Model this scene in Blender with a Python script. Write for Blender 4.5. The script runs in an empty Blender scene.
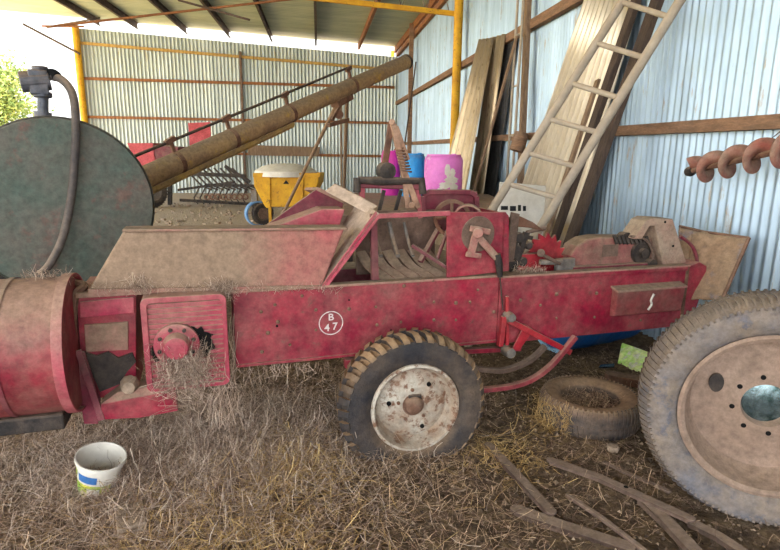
import bpy, bmesh, math, random
from math import sin, cos, tan, pi, radians, sqrt, atan2
from mathutils import Vector as V, Matrix, noise
random.seed(7)
sc = bpy.context.scene
COL = sc.collection

# ------------------------------------------------------------------ camera
FPX, CH, PITCH, ROLL = 570.0, 1.6, radians(12.4), radians(0.7)
cF = V((0, cos(PITCH), -sin(PITCH)))
_R = V((1, 0, 0)); _U = V((0, sin(PITCH), cos(PITCH)))
cR = cos(ROLL) * _R + sin(ROLL) * _U
cU = -sin(ROLL) * _R + cos(ROLL) * _U
C0 = V((0, 0, CH))
cd = bpy.data.cameras.new('camera'); cam = bpy.data.objects.new('camera', cd); COL.objects.link(cam)
cam.matrix_world = Matrix(((cR.x, cU.x, -cF.x, 0), (cR.y, cU.y, -cF.y, 0), (cR.z, cU.z, -cF.z, CH), (0, 0, 0, 1)))
cd.sensor_width = 36; cd.lens = FPX / 780 * 36; cd.clip_start = 0.05; cd.clip_end = 500
sc.camera = cam

def ray(x, y): return cF * FPX + cR * (x - 390) - cU * (y - 275)
def hit(x, y, P, n):
    d = ray(x, y); P = V(P); n = V(n)
    return C0 + d * ((P - C0).dot(n) / d.dot(n))
def gnd(x, y, z=0.0): return hit(x, y, (0, 0, z), (0, 0, 1))
def atY(x, y, Y): return hit(x, y, (0, Y, 0), (0, 1, 0))
WC = V((0.22, 21.5, 0)); wa = radians(7.2)
wd = V((-sin(wa), cos(wa), 0)); wn = V((cos(wa), sin(wa), 0))
def wallR(x, y, off=0.0): return hit(x, y, WC - wn * off, wn)
def wallB(x, y, off=0.0): return hit(x, y, WC - wd * off, wd)
BA = radians(17.5)
bu = V((cos(BA), sin(BA), 0)); bv = V((-sin(BA), cos(BA), 0))
BO = V((0.174, 2.815, 0))
def L(x, y, v):                      # baler frame: (along, depth, up)
    P = hit(x, y, BO + bv * v, bv) - BO
    return V((P.dot(bu), v, P.z))

# ------------------------------------------------------------------ materials
MATS = {}
def srgb(c):
    return tuple(((k / 255) / 12.92 if k / 255 <= .04045 else (((k / 255) + .055) / 1.055) ** 2.4) for k in c) + (1,)
def mat(name, c1, c2=None, scale=6, rough=.7, metal=0, dust=None, dust_up=.8, dust_amt=.35, bump=.15, bscale=40,
        spots=None, spot_amt=.3, spot_scale=12, stretch=(1, 1, 1), island=None, alpha=1, lo=.35, hi=.65, grain=.42, gscale=22, xg=None):
    if name in MATS: return MATS[name]
    m = bpy.data.materials.new(name); m.use_nodes = True
    nt = m.node_tree; N = nt.nodes; K = nt.links; N.clear()
    out = N.new('ShaderNodeOutputMaterial'); b = N.new('ShaderNodeBsdfPrincipled'); K.new(b.outputs[0], out.inputs[0])
    b.inputs['Roughness'].default_value = rough; b.inputs['Metallic'].default_value = metal
    b.inputs['Specular IOR Level'].default_value = .3
    tc = N.new('ShaderNodeTexCoord'); mp = N.new('ShaderNodeMapping'); K.new(tc.outputs['Object'], mp.inputs[0])
    mp.inputs['Scale'].default_value = stretch
    def nz(s, det=6, rg=.6):
        n = N.new('ShaderNodeTexNoise'); n.inputs['Scale'].default_value = s; n.inputs['Detail'].default_value = det
        n.inputs['Roughness'].default_value = rg; K.new(mp.outputs[0], n.inputs['Vector']); return n.outputs['Fac']
    def ramp(src, a, z):
        r = N.new('ShaderNodeMapRange'); r.inputs['From Min'].default_value = a; r.inputs['From Max'].default_value = z
        K.new(src, r.inputs['Value']); return r.outputs[0]
    def mix(f, a, bb):
        x = N.new('ShaderNodeMix'); x.data_type = 'RGBA'
        if isinstance(f, float): x.inputs[0].default_value = f
        else: K.new(f, x.inputs[0])
        for i, q in ((6, a), (7, bb)):
            if isinstance(q, tuple): x.inputs[i].default_value = q
            else: K.new(q, x.inputs[i])
        return x.outputs[2]
    col = srgb(c1)
    if c2: col = mix(ramp(nz(scale), lo, hi), col, srgb(c2))
    if island:
        g = N.new('ShaderNodeNewGeometry'); cr = N.new('ShaderNodeValToRGB'); K.new(g.outputs['Random Per Island'], cr.inputs[0])
        while len(cr.color_ramp.elements) < len(island): cr.color_ramp.elements.new(.5)
        for i, q in enumerate(island):
            cr.color_ramp.elements[i].position = i / (len(island) - 1); cr.color_ramp.elements[i].color = srgb(q)
        col = cr.outputs[0]
    if spots: col = mix(ramp(nz(spot_scale, 8, .7), .62 - spot_amt * .3, .70 - spot_amt * .3), col, srgb(spots))
    if dust:
        g = N.new('ShaderNodeNewGeometry'); s = N.new('ShaderNodeSeparateXYZ'); K.new(g.outputs['Normal'], s.inputs[0])
        up = ramp(s.outputs['Z'], .15, .85)
        a1 = N.new('ShaderNodeMath'); a1.operation = 'MULTIPLY'; K.new(up, a1.inputs[0]); a1.inputs[1].default_value = dust_up
        a2 = N.new('ShaderNodeMath'); a2.operation = 'MULTIPLY'; K.new(ramp(nz(scale * .8, 10, .72), .38, .68), a2.inputs[0]); a2.inputs[1].default_value = dust_amt
        a3 = N.new('ShaderNodeMath'); a3.operation = 'ADD'; a3.use_clamp = True; K.new(a1.outputs[0], a3.inputs[0]); K.new(a2.outputs[0], a3.inputs[1])
        if xg:                                   # a dust stain that covers one end of the part
            sx_ = N.new('ShaderNodeSeparateXYZ'); K.new(tc.outputs['Object'], sx_.inputs[0])
            a4 = N.new('ShaderNodeMath'); a4.operation = 'MULTIPLY_ADD'; K.new(nz(5), a4.inputs[0]); a4.inputs[1].default_value = .25; K.new(sx_.outputs['X'], a4.inputs[2])
            a5 = N.new('ShaderNodeMath'); a5.operation = 'ADD'; a5.use_clamp = True; K.new(a3.outputs[0], a5.inputs[0]); K.new(ramp(a4.outputs[0], xg[0], xg[1]), a5.inputs[1]); a3 = a5
        col = mix(a3.outputs[0], col, srgb(dust))
    if grain and not island:
        x = N.new('ShaderNodeMix'); x.data_type = 'RGBA'; x.blend_type = 'MULTIPLY'; x.inputs[0].default_value = 1
        if isinstance(col, tuple): x.inputs[6].default_value = col
        else: K.new(col, x.inputs[6])
        gr = N.new('ShaderNodeMapRange'); K.new(nz(gscale, 10, .75), gr.inputs['Value']); gr.inputs['From Min'].default_value = .32; gr.inputs['From Max'].default_value = .68
        gr.inputs['To Min'].default_value = 1 - grain; gr.inputs['To Max'].default_value = 1 + grain * .45; K.new(gr.outputs[0], x.inputs[7]); col = x.outputs[2]
    if isinstance(col, tuple): b.inputs['Base Color'].default_value = col
    else: K.new(col, b.inputs['Base Color'])
    if bump:
        bp = N.new('ShaderNodeBump'); bp.inputs['Strength'].default_value = bump; bp.inputs['Distance'].default_value = .02
        K.new(nz(bscale, 6, .7), bp.inputs['Height']); K.new(bp.outputs[0], b.inputs['Normal'])
    MATS[name] = m
    return m

DUST = (168, 145, 126)
M = dict(
 red=mat('red_paint', (152, 20, 52), (120, 20, 44), 5, .55, dust=(172, 124, 112), dust_up=.95, dust_amt=.42, spots=(88, 34, 36), spot_amt=.06, spot_scale=16),
 pink=mat('faded_red_paint', (184, 62, 88), (152, 36, 64), 4, .6, dust=(176, 140, 124), dust_up=.95, dust_amt=.5),
 maroon=mat('maroon_paint', (116, 28, 52), (92, 24, 42), 4, .55, dust=DUST, dust_amt=.25),
 bright=mat('bright_red_paint', (178, 22, 44), (140, 20, 38), 7, .5, dust=DUST, dust_amt=.18),
 dusty=mat('dusty_panel', (150, 122, 104), (170, 110, 104), 3.5, .9, dust=(156, 134, 114), dust_up=.7, dust_amt=.5, lo=.45, hi=.6),
 dust=mat('thick_dust', (170, 150, 130), (140, 118, 98), 8, 1, bump=.5),
 rust=mat('rusty_steel', (118, 78, 60), (84, 58, 48), 9, .85, dust=(150, 122, 102), dust_amt=.45, bump=.3),
 brown=mat('brown_steel', (112, 88, 76), (86, 66, 58), 7, .85, dust=(150, 128, 112), dust_amt=.4, bump=.3),
 dark=mat('greasy_dark_steel', (52, 46, 44), (30, 28, 30), 12, .7, dust=(120, 102, 88), dust_amt=.35, bump=.4),
 black=mat('black_hole', (16, 16, 20), None, bump=0, rough=.9),
 steel=mat('grey_steel', (128, 124, 120), (96, 88, 84), 10, .6, .2, dust=DUST, dust_amt=.3),
 rubber=mat('tyre_rubber', (40, 40, 46), (58, 54, 54), 5, .75, dust=(128, 108, 88), dust_up=.5, dust_amt=.4, bump=.3, bscale=90),
 rubber_tan=mat('tread_rubber', (96, 80, 66), (60, 54, 52), 4, .85, dust=(164, 134, 104), dust_up=.9, dust_amt=.8, bump=.3, bscale=70),
 rubber_grey=mat('weathered_rubber', (104, 104, 112), (128, 114, 102), 5, .8, dust=(150, 130, 112), dust_up=.4, dust_amt=.6, spots=(82, 88, 104), spot_amt=.25, spot_scale=9, bump=.35, bscale=60),
 whiterim=mat('white_rim_paint', (206, 198, 184), (176, 160, 142), 6, .6, spots=(110, 70, 52), spot_amt=.35, spot_scale=18, dust=(140, 110, 88), dust_up=.3, dust_amt=.75, bump=.3),
 brownrim=mat('muddy_rim', (156, 132, 116), (132, 108, 94), 5, .9, dust=(160, 136, 118), dust_amt=.4, bump=.25),
 hole=mat('dark_opening', (14, 12, 12), None, bump=0, rough=1),
 zinc=mat('zinc_sheet', (174, 194, 212), (150, 168, 184), 2.2, .42, .55, stretch=(1.6, 1.6, .25), spots=(150, 142, 130), spot_amt=.12, spot_scale=9, bump=.05, grain=.12),
 zincb=mat('zinc_sheet_back', (196, 202, 200), (172, 180, 178), 1.6, .45, .4, stretch=(2, 2, .2), spots=(160, 148, 120), spot_amt=.1, spot_scale=5, bump=.03, grain=.12),
 roof=mat('zinc_roof', (190, 192, 168), (160, 166, 146), 1.5, .5, .1, stretch=(.5, 2, 1), bump=.03, grain=.12),
 sheet=mat('dirty_sheet', (206, 186, 156), (182, 160, 130), 3, .42, .6, stretch=(2, 2, .5), spots=(120, 98, 76), spot_amt=.12, bump=0, grain=.12),
 sheetw=mat('pale_sheet', (228, 216, 196), (208, 194, 172), 3, .42, .6, stretch=(2, 2, .5), bump=0, grain=.12),
 sheetd=mat('dark_sheet', (84, 82, 82), (60, 58, 58), 3, .7, bump=.1),
 yellow=mat('yellow_paint', (222, 170, 38), (196, 140, 34), 4, .6, spots=(136, 92, 48), spot_amt=.15, grain=.12),
 orange=mat('rusty_purlin', (160, 106, 66), (130, 84, 58), 4, .8, bump=.1),
 purlin=mat('brown_purlin', (100, 82, 72), (74, 60, 54), 4, .8, bump=.1),
 girt=mat('timber_girt', (156, 118, 92), (120, 92, 72), 4, .9, stretch=(1, 1, 6), dust=DUST, dust_amt=.2, bump=.2),
 girty=mat('yellow_girt', (196, 160, 92), (170, 134, 80), 4, .8, bump=.1),
 timber=mat('weathered_timber', (150, 124, 100), (118, 94, 76), 5, .9, stretch=(8, 8, 1), bump=.25, grain=.12),
 timberd=mat('dark_timber', (92, 76, 66), (70, 58, 52), 5, .9, stretch=(8, 8, 1), bump=.25),
 ladder=mat('dusty_ladder', (170, 158, 142), (146, 134, 120), 6, .8, dust=(180, 160, 140), dust_amt=.3, bump=.1, grain=.12),
 tank=mat('green_tank', (74, 92, 84), (98, 92, 84), 3, .6, spots=(110, 84, 76), spot_amt=.22, spot_scale=4, dust=(120, 116, 108), dust_amt=.3),
 pump=mat('pump_metal', (86, 92, 104), (64, 68, 78), 8, .5, .3, dust=DUST, dust_amt=.25),
 hose=mat('black_hose', (62, 58, 60), (82, 76, 74), 6, .6, dust=DUST, dust_amt=.2),
 augert=mat('auger_tube', (184, 150, 104), (144, 114, 84), 3, .7, spots=(188, 150, 60), spot_amt=.2, spot_scale=4, dust=(150, 130, 108), dust_amt=.4),
 augery=mat('auger_yellow', (186, 152, 70), (140, 112, 70), 3, .7, dust=DUST, dust_amt=.4),
 blue=mat('blue_plastic', (40, 156, 224), (30, 136, 206), 4, .45, dust=DUST, dust_up=.3, dust_amt=.12, grain=.12),
 dblue=mat('deep_blue_plastic', (14, 84, 150), (10, 70, 130), 4, .4, dust=(120, 140, 160), dust_up=.2, dust_amt=.2),
 magenta=mat('magenta_plastic', (216, 60, 168), (196, 50, 150), 4, .5, grain=.12),
 pinkb=mat('pink_plastic', (230, 132, 210), (212, 108, 192), 3, .5, spots=(228, 206, 220), spot_amt=.12, spot_scale=7, grain=.12),
 white=mat('white_plastic', (222, 216, 206), (204, 196, 184), 6, .5, bump=.02, grain=.12),
 green=mat('lime_plastic', (170, 240, 90), (236, 240, 170), 9, .5, spots=(230, 230, 210), spot_amt=.4, spot_scale=14),
 blueink=mat('blue_ink', (60, 110, 170), None, bump=0), yellowink=mat('yellow_ink', (214, 204, 80), (120, 160, 70), 30, bump=0),
 ink=mat('black_ink', (24, 24, 26), None, bump=0), emblem=mat('white_paint', (228, 220, 216), (200, 180, 178), 30, .7, bump=0),
 seedred=mat('seeder_red', (196, 84, 92), (168, 62, 70), 4, .6, bump=.05),
 stone=mat('pale_stone', (172, 150, 130), (140, 120, 102), 8, .95, bump=.5),
 straw=mat('straw', (180, 150, 100), island=[(80, 60, 50), (124, 98, 82), (160, 130, 110), (190, 158, 130), (222, 190, 154)], bump=0, rough=.8),
 strawy=mat('golden_straw', (200, 160, 90), island=[(158, 124, 78), (196, 160, 104), (222, 192, 134)], bump=0, rough=.7),
 strawg=mat('grey_straw', (160, 146, 124), island=[(106, 86, 76), (154, 130, 114), (194, 170, 152), (222, 202, 184)], bump=0, rough=.8),
 leaf=mat('leaf_green', (120, 140, 70), island=[(92, 112, 52), (140, 156, 84), (170, 170, 100)], bump=0),
 bark=mat('bark', (110, 92, 76), (80, 66, 56), 6, .9),
 chrome=mat('wet_metal', (150, 170, 176), (60, 80, 80), 20, .2, .8),
)
# ground: dung-brown dirt in the shed, dry grass outside
def ground_mat():
    m = bpy.data.materials.new('ground_dirt'); m.use_nodes = True; nt = m.node_tree; N = nt.nodes; K = nt.links
    b = N['Principled BSDF']; b.inputs['Roughness'].default_value = .95; b.inputs['Specular IOR Level'].default_value = .15
    tc = N.new('ShaderNodeTexCoord')
    def nz(s, d=8, r=.7):
        n = N.new('ShaderNodeTexNoise'); n.inputs['Scale'].default_value = s; n.inputs['Detail'].default_value = d; n.inputs['Roughness'].default_value = r
        K.new(tc.outputs['Object'], n.inputs['Vector']); return n.outputs['Fac']
    cr = N.new('ShaderNodeValToRGB'); K.new(nz(14), cr.inputs[0])
    e = cr.color_ramp.elements; e[0].position = .3; e[0].color = srgb((62, 50, 42)); e[1].position = .72; e[1].color = srgb((148, 126, 104))
    q = e.new(.5); q.color = srgb((104, 86, 70))
    v = N.new('ShaderNodeTexVoronoi'); v.inputs['Scale'].default_value = 45; K.new(tc.outputs['Object'], v.inputs['Vector'])
    mx = N.new('ShaderNodeMix'); mx.data_type = 'RGBA'; mr = N.new('ShaderNodeMapRange'); K.new(nz(5), mr.inputs[0]); mr.inputs[1].default_value = .48; mr.inputs[2].default_value = .6
    K.new(mr.outputs[0], mx.inputs[0]); K.new(cr.outputs[0], mx.inputs[6])
    m2 = N.new('ShaderNodeMix'); m2.data_type = 'RGBA'; K.new(v.outputs['Color'], m2.inputs[0]); m2.inputs[6].default_value = srgb((92, 74, 58)); m2.inputs[7].default_value = srgb((150, 126, 98))
    K.new(m2.outputs[2], mx.inputs[7])
    # dry grass outside on the left, yellow deepened to bounce onto the roof
    s = N.new('ShaderNodeSeparateXYZ'); K.new(tc.outputs['Object'], s.inputs[0])
    o = N.new('ShaderNodeMapRange'); K.new(s.outputs['X'], o.inputs[0]); o.inputs[1].default_value = -10.5; o.inputs[2].default_value = -12.5
    m3 = N.new('ShaderNodeMix'); m3.data_type = 'RGBA'; K.new(o.outputs[0], m3.inputs[0]); K.new(mx.outputs[2], m3.inputs[6]); m3.inputs[7].default_value = srgb((222, 196, 84))
    # paler, greyer dust away from the baler
    d = N.new('ShaderNodeMapRange'); K.new(s.outputs['Y'], d.inputs[0]); d.inputs[1].default_value = 6; d.inputs[2].default_value = 10; d.inputs[4].default_value = .75
    m4 = N.new('ShaderNodeMix'); m4.data_type = 'RGBA'; K.new(d.outputs[0], m4.inputs[0]); K.new(m3.outputs[2], m4.inputs[6]); m4.inputs[7].default_value = srgb((176, 160, 142))
    K.new(m4.outputs[2], b.inputs['Base Color'])
    bp = N.new('ShaderNodeBump'); bp.inputs['Strength'].default_value = .8; bp.inputs['Distance'].default_value = .03; K.new(nz(60, 8, .75), bp.inputs['Height']); K.new(bp.outputs[0], b.inputs['Normal'])
    return m
M['ground'] = ground_mat()

# ------------------------------------------------------------------ mesh helpers
def obj(name, bm, m, parent=None, bevel=0, smooth=False, loc=None, rot=None, kind=None, label=None):
    bmesh.ops.recalc_face_normals(bm, faces=bm.faces[:])
    me = bpy.data.meshes.new(name); bm.to_mesh(me); bm.free()
    for x in (m if isinstance(m, (list, tuple)) else [m]): me.materials.append(x)
    if smooth:
        me.polygons.foreach_set('use_smooth', [True] * len(me.polygons))
        me.update()
        try: me.set_sharp_from_angle(angle=radians(38))
        except Exception: pass
    o = bpy.data.objects.new(name, me); COL.objects.link(o)
    if parent: o.parent = parent
    if loc is not None: o.location = loc
    if rot is not None: o.rotation_euler = rot
    if bevel:
        md = o.modifiers.new('bevel', 'BEVEL'); md.width = bevel; md.segments = 2; md.limit_method = 'ANGLE'; md.angle_limit = radians(40)
    if kind: o['kind'] = kind
    if label: o['label'] = label
    return o
def tag(o, label, cat, group=None, kind=None):
    o['label'] = label; o['category'] = cat
    if group: o['group'] = group
    if kind: o['kind'] = kind
    return o
def thing(name, label, cat, loc=(0, 0, 0), rz=0, group=None):
    o = bpy.data.objects.new(name, None); COL.objects.link(o); o.location = loc; o.rotation_euler = (0, 0, rz); o.empty_display_size = .1
    return tag(o, label, cat, group)
def nb(): return bmesh.new()
def box(bm, a, b):
    x0, y0, z0 = a; x1, y1, z1 = b
    vs = [bm.verts.new(p) for p in ((x0, y0, z0), (x1, y0, z0), (x1, y1, z0), (x0, y1, z0), (x0, y0, z1), (x1, y0, z1), (x1, y1, z1), (x0, y1, z1))]
    for f in ((0, 3, 2, 1), (4, 5, 6, 7), (0, 1, 5, 4), (1, 2, 6, 5), (2, 3, 7, 6), (3, 0, 4, 7)): bm.faces.new([vs[i] for i in f])
    return bm
def prism(bm, pts, off):
    off = V(off); a = [bm.verts.new(p) for p in pts]; b = [bm.verts.new(V(p) + off) for p in pts]
    bm.faces.new(a); bm.faces.new(b[::-1]); n = len(a)
    for i in range(n): bm.faces.new((a[i], b[i], b[(i + 1) % n], a[(i + 1) % n]))
    return bm
def frame_of(d):
    d = d.normalized(); up = V((0, 0, 1)) if abs(d.z) < .95 else V((1, 0, 0))
    x = d.cross(up).normalized(); y = x.cross(d).normalized(); return x, y
def bar(bm, a, b, w, h=None, ref=None):          # square-section bar
    a = V(a); b = V(b); h = w if h is None else h
    d = (b - a).normalized()
    if ref is not None:
        y = V(ref); y = (y - d * y.dot(d)).normalized(); x = d.cross(y)
    else: x, y = frame_of(d)
    return prism(bm, [a + x * w / 2 + y * h / 2, a - x * w / 2 + y * h / 2, a - x * w / 2 - y * h / 2, a + x * w / 2 - y * h / 2], b - a)
def tube(bm, pts, r, n=10, cap=True):
    pts = [V(p) for p in pts]; rings = []
    rr = r if isinstance(r, (list, tuple)) else [r] * len(pts)
    d0 = (pts[1] - pts[0]); x, y = frame_of(d0)
    for i, p in enumerate(pts):
        d = (pts[min(i + 1, len(pts) - 1)] - pts[max(i - 1, 0)]).normalized()
        x = (x - d * x.dot(d)).normalized(); y = d.cross(x)
        rings.append([bm.verts.new(p + (x * cos(2 * pi * k / n) + y * sin(2 * pi * k / n)) * rr[i]) for k in range(n)])
    for a, b in zip(rings, rings[1:]):
        for k in range(n): bm.faces.new((a[k], a[(k + 1) % n], b[(k + 1) % n], b[k]))
    if cap: bm.faces.new(rings[0][::-1]); bm.faces.new(rings[-1])
    return bm
def smoothpath(pts, k=6):
    pts = [V(p) for p in pts]; out = []
    for i in range(len(pts) - 1):
        p0 = pts[max(i - 1, 0)]; p1 = pts[i]; p2 = pts[i + 1]; p3 = pts[min(i + 2, len(pts) - 1)]
        for j in range(k):
            t = j / k
            out.append(.5 * ((2 * p1) + (p2 - p0) * t + (2 * p0 - 5 * p1 + 4 * p2 - p3) * t * t + (3 * p1 - p0 - 3 * p2 + p3) * t ** 3))
    return out + [pts[-1]]
def lathe(bm, prof, c=(0, 0, 0), axis=(0, 1, 0), n=48, closed=False, cap0=False, cap1=False):   # prof: (radius, along axis)
    c = V(c); ax = V(axis).normalized(); x, y = frame_of(ax); rings = []
    for r, h in prof:
        rings.append([bm.verts.new(c + ax * h + (x * cos(2 * pi * k / n) + y * sin(2 * pi * k / n)) * max(r, 1e-4)) for k in range(n)])
    pr = list(zip(rings, rings[1:])) + ([(rings[-1], rings[0])] if closed else [])
    for a, b in pr:
        for k in range(n): bm.faces.new((a[k], a[(k + 1) % n], b[(k + 1) % n], b[k]))
    if cap0: bm.faces.new(rings[0][::-1])
    if cap1: bm.faces.new(rings[-1])
    return bm
def pp(px, v): return [L(x, y, v) for x, y in px]
def plate(px, v, th): return prism(nb(), pp(px, v), (0, th, 0))
def hx(n, s=1.0): return noise.noise(V((n * 12.9898, n * 4.1, 3.3))) * s

def corrugated(bm, org, dx, dz, width, height, nrm, pitch=.076, amp=.009, rows=1, sub=8):
    org = V(org); dx = V(dx).normalized(); dz = V(dz).normalized(); nrm = V(nrm).normalized()
    n = max(2, int(width / pitch * sub)); prev = None
    hf = height if callable(height) else (lambda t: height)
    for i in range(n + 1):
        t = i / n; s = t * width; o = nrm * (amp * sin(2 * pi * s / pitch)); h = hf(t)
        colv = [bm.verts.new(org + dx * s + o + dz * (h * j / rows)) for j in range(rows + 1)]
        if prev:
            for j in range(rows): bm.faces.new((prev[j], colv[j], colv[j + 1], prev[j + 1]))
        prev = colv
    return bm

# ------------------------------------------------------------------ setting: ground, walls, roof
def gz(x, y):
    z = .022 * noise.noise(V((x * 2.1, y * 2.1, 0))) + .012 * noise.noise(V((x * 7, y * 7, 5)))
    near = max(0, 1 - abs(y - 3.0) / 3.5) if y < 6 else 0
    z += .010 * noise.noise(V((x * 22, y * 22, 9))) * (1 if near > 0 else .3)
    z += .05 * math.exp(-((x + .9) ** 2 / .5 + (y - 3.0) ** 2 / .5))          # litter heaped under the gearbox end
    return z
def axis_pts(segs):
    out = []
    for a, b, s in segs:
        n = max(1, round((b - a) / s)); out += [a + (b - a) * i / n for i in range(n)]
    return out + [segs[-1][1]]
xs = axis_pts([(-90, -14, 8), (-14, -4, .5), (-4, -2.6, .12), (-2.6, 3.0, .022), (3.0, 6, .3), (6, 40, 6)])
ys = axis_pts([(-12, .6, .6), (.6, 1.3, .1), (1.3, 4.8, .022), (4.8, 8, .12), (8, 24, .4), (24, 120, 8)])
bm = nb(); grid = [[bm.verts.new((x, y, gz(x, y))) for x in xs] for y in ys]
for j in range(len(ys) - 1):
    for i in range(len(xs) - 1): bm.faces.new((grid[j][i], grid[j][i + 1], grid[j + 1][i + 1], grid[j + 1][i]))
floor = obj('floor', bm, M['ground'], smooth=True, kind='structure')

LB = (WC - wallB(77, 28)).dot(wn)                                                 # length of the back wall
Hr, Hl = wallB(395, 57).z, wallB(75, 28).z
BL = WC - wn * LB                                           # back left corner
bm = corrugated(nb(), WC - V((0, 0, .05)), -wn, (0, 0, 1), LB, lambda t: Hr + (Hl - Hr) * t + .05, wd, pitch=.125, amp=.022, sub=8)
obj('wall_back', bm, M['zincb'], smooth=True, kind='structure')
RWL = 25.5
eave = Hr + .1
bm = corrugated(nb(), WC - V((0, 0, .05)), -wd, (0, 0, 1), RWL, eave + .05, wn, pitch=.084, amp=.015, sub=10)
obj('wall_right', bm, M['zinc'], smooth=True, kind='structure')

# roof: sheets with ribs running across, on purlins that run from front to back
sl = (Hl - Hr) / LB
def roofz(s): return Hr + .26 + sl * s                      # s = distance left of the right wall
def RP(s, d, dz=0): return WC - wn * s - wd * d + V((0, 0, roofz(s) + dz))
bm = nb(); RL = 27.0; pitch = .2; n = int((RL + .15) / pitch * 4); prev = None
for i in range(n + 1):
    d = -.15 + (RL + .15) * i / n; o = .012 * sin(2 * pi * d / pitch)
    cur = [bm.verts.new(RP(s, d, o + .09)) for s in (-.35, 6, 14.6)]
    if prev:
        for k in range(2): bm.faces.new((prev[k], cur[k], cur[k + 1], prev[k + 1]))
    prev = cur
obj('ceiling', bm, M['roof'], smooth=True, kind='structure')
# sky strip stays open between wall top and roof; purlins rest on wall posts
pur_px = [(395, 57), (359, 55), (316, 51), (272, 47), (230, 43), (187, 39), (138, 32), (100, 30)]
for i, (x, y) in enumerate(pur_px):
    P = wallB(x, y); s = (WC - P).dot(wn)
    if i == 0: s = .12
    bm = nb()
    w, h = .07, .2
    a = RP(s, -.1, 0); b = RP(s, RL - .2, 0)
    a.z -= .02; b.z -= .02
    bar(bm, a, b, w, h, ref=(0, 0, 1)) if False else None
    up = V((0, 0, 1)); side = wn
    # C section
    for (c0, c1, d0, d1) in ((-.035, -.025, -.1, .1), (-.035, .035, .09, .1), (-.035, .035, -.1, -.09)):
        pts = [a + side * c0 + up * d0, a + side * c1 + up * d0, a + side * c1 + up * d1, a + side * c0 + up * d1]
        prism(bm, pts, b - a)
    o = obj('roof_purlin', bm, M['orange'] if i in (0, 1) else M['purlin'])
    tag(o, 'steel roof purlin, %s' % (
        ['along the top of the right wall', 'orange one, second from the right wall', 'third from the right wall', 'fourth from the right wall',
         'fifth from the right wall', 'sixth from the right wall', 'seventh from the right wall', 'leftmost one, near the yellow corner post'][i]), 'purlin', 'roof purlins', None)
# timber/steel trims and posts
def trim(i, a, b, w, h, m, ref=(0, 0, 1), bevel=.004):
    return obj('trim_%d' % i, bar(nb(), a, b, w, h, ref=ref), m, bevel=bevel, kind='structure')
ti = 1
for zl, zr, m in ((wallB(77, 43).z, wallB(370, 69.5).z, M['girty']), (wallB(81, 78.5).z, wallB(394, 87.6).z, M['orange']),
                  (wallB(86, 117).z, wallB(386, 123).z, M['orange']), (1.42, 1.36, M['orange'])):
    trim(ti, BL - wd * .06 + V((0, 0, zl)), WC - wd * .06 - wn * .15 + V((0, 0, zr)), .08, .09, m); ti += 1
for x in (243, 341):
    P = wallB(x, 120, .1); P.z = 0
    Q = P.copy(); Q.z = (roofz((WC - P).dot(wn)) - .55) if x == 243 else wallB(341, 96).z
    trim(ti, P, Q, .07, .07, M['brown'] if x == 243 else M['timber'], ref=(0, 1, 0)); ti += 1
zhi = wallR(580, 1).z; zlo = (wallR(757, 123).z + wallR(620, 132).z) / 2
for z, h, m in ((zhi, .12, M['girt']), (zlo, .09, M['girt']), (eave - .05, .12, M['orange'])):
    trim(ti, WC - wn * .07 - wd * .1 + V((0, 0, z)), WC - wn * .07 - wd * (RWL - .2) + V((0, 0, z)), .09, h, m); ti += 1
def wallpost(name, lab, x, y, m, w, shape='round', top=None, off=.2):
    P = wallR(x, y, off); P.z = -.02; Q = P.copy(); Q.z = top or (eave + .2)
    bm = nb()
    if shape == 'round': tube(bm, [P, Q], w / 2, 20)
    else: bar(bm, P, Q, w, w, ref=wn)
    o = obj(name, bm, m, smooth=shape == 'round'); return tag(o, lab, 'post')
wallpost('steel_post', 'yellow round steel post against the right wall, nearer one', 457, 60, M['yellow'], .17)
wallpost('steel_post', 'yellow steel post in the far right corner by the back wall', 392, 100, M['yellow'], .13, off=.15)
wallpost('timber_post', 'brown square timber post on the right wall beside the auger tip', 411, 60, M['girt'], .12, 'sq')
P = BL - wd * .2 + wn * .02; Q = P.copy(); Q.z = Hl + .05
tag(obj('steel_post', tube(nb(), [V((P.x, P.y, -.02)), Q], .11, 20), M['yellow'], smooth=True), 'yellow steel post at the open left end of the back wall', 'post')
P = wallR(413, 60, .3); P.z = 0
tag(obj('leaning_pole', tube(nb(), [wallR(404, 150, .6), wallR(416, 62, .13)], .02, 8), M['timberd']), 'thin dark pole leaning beside the brown timber post at the right wall', 'pole')

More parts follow.
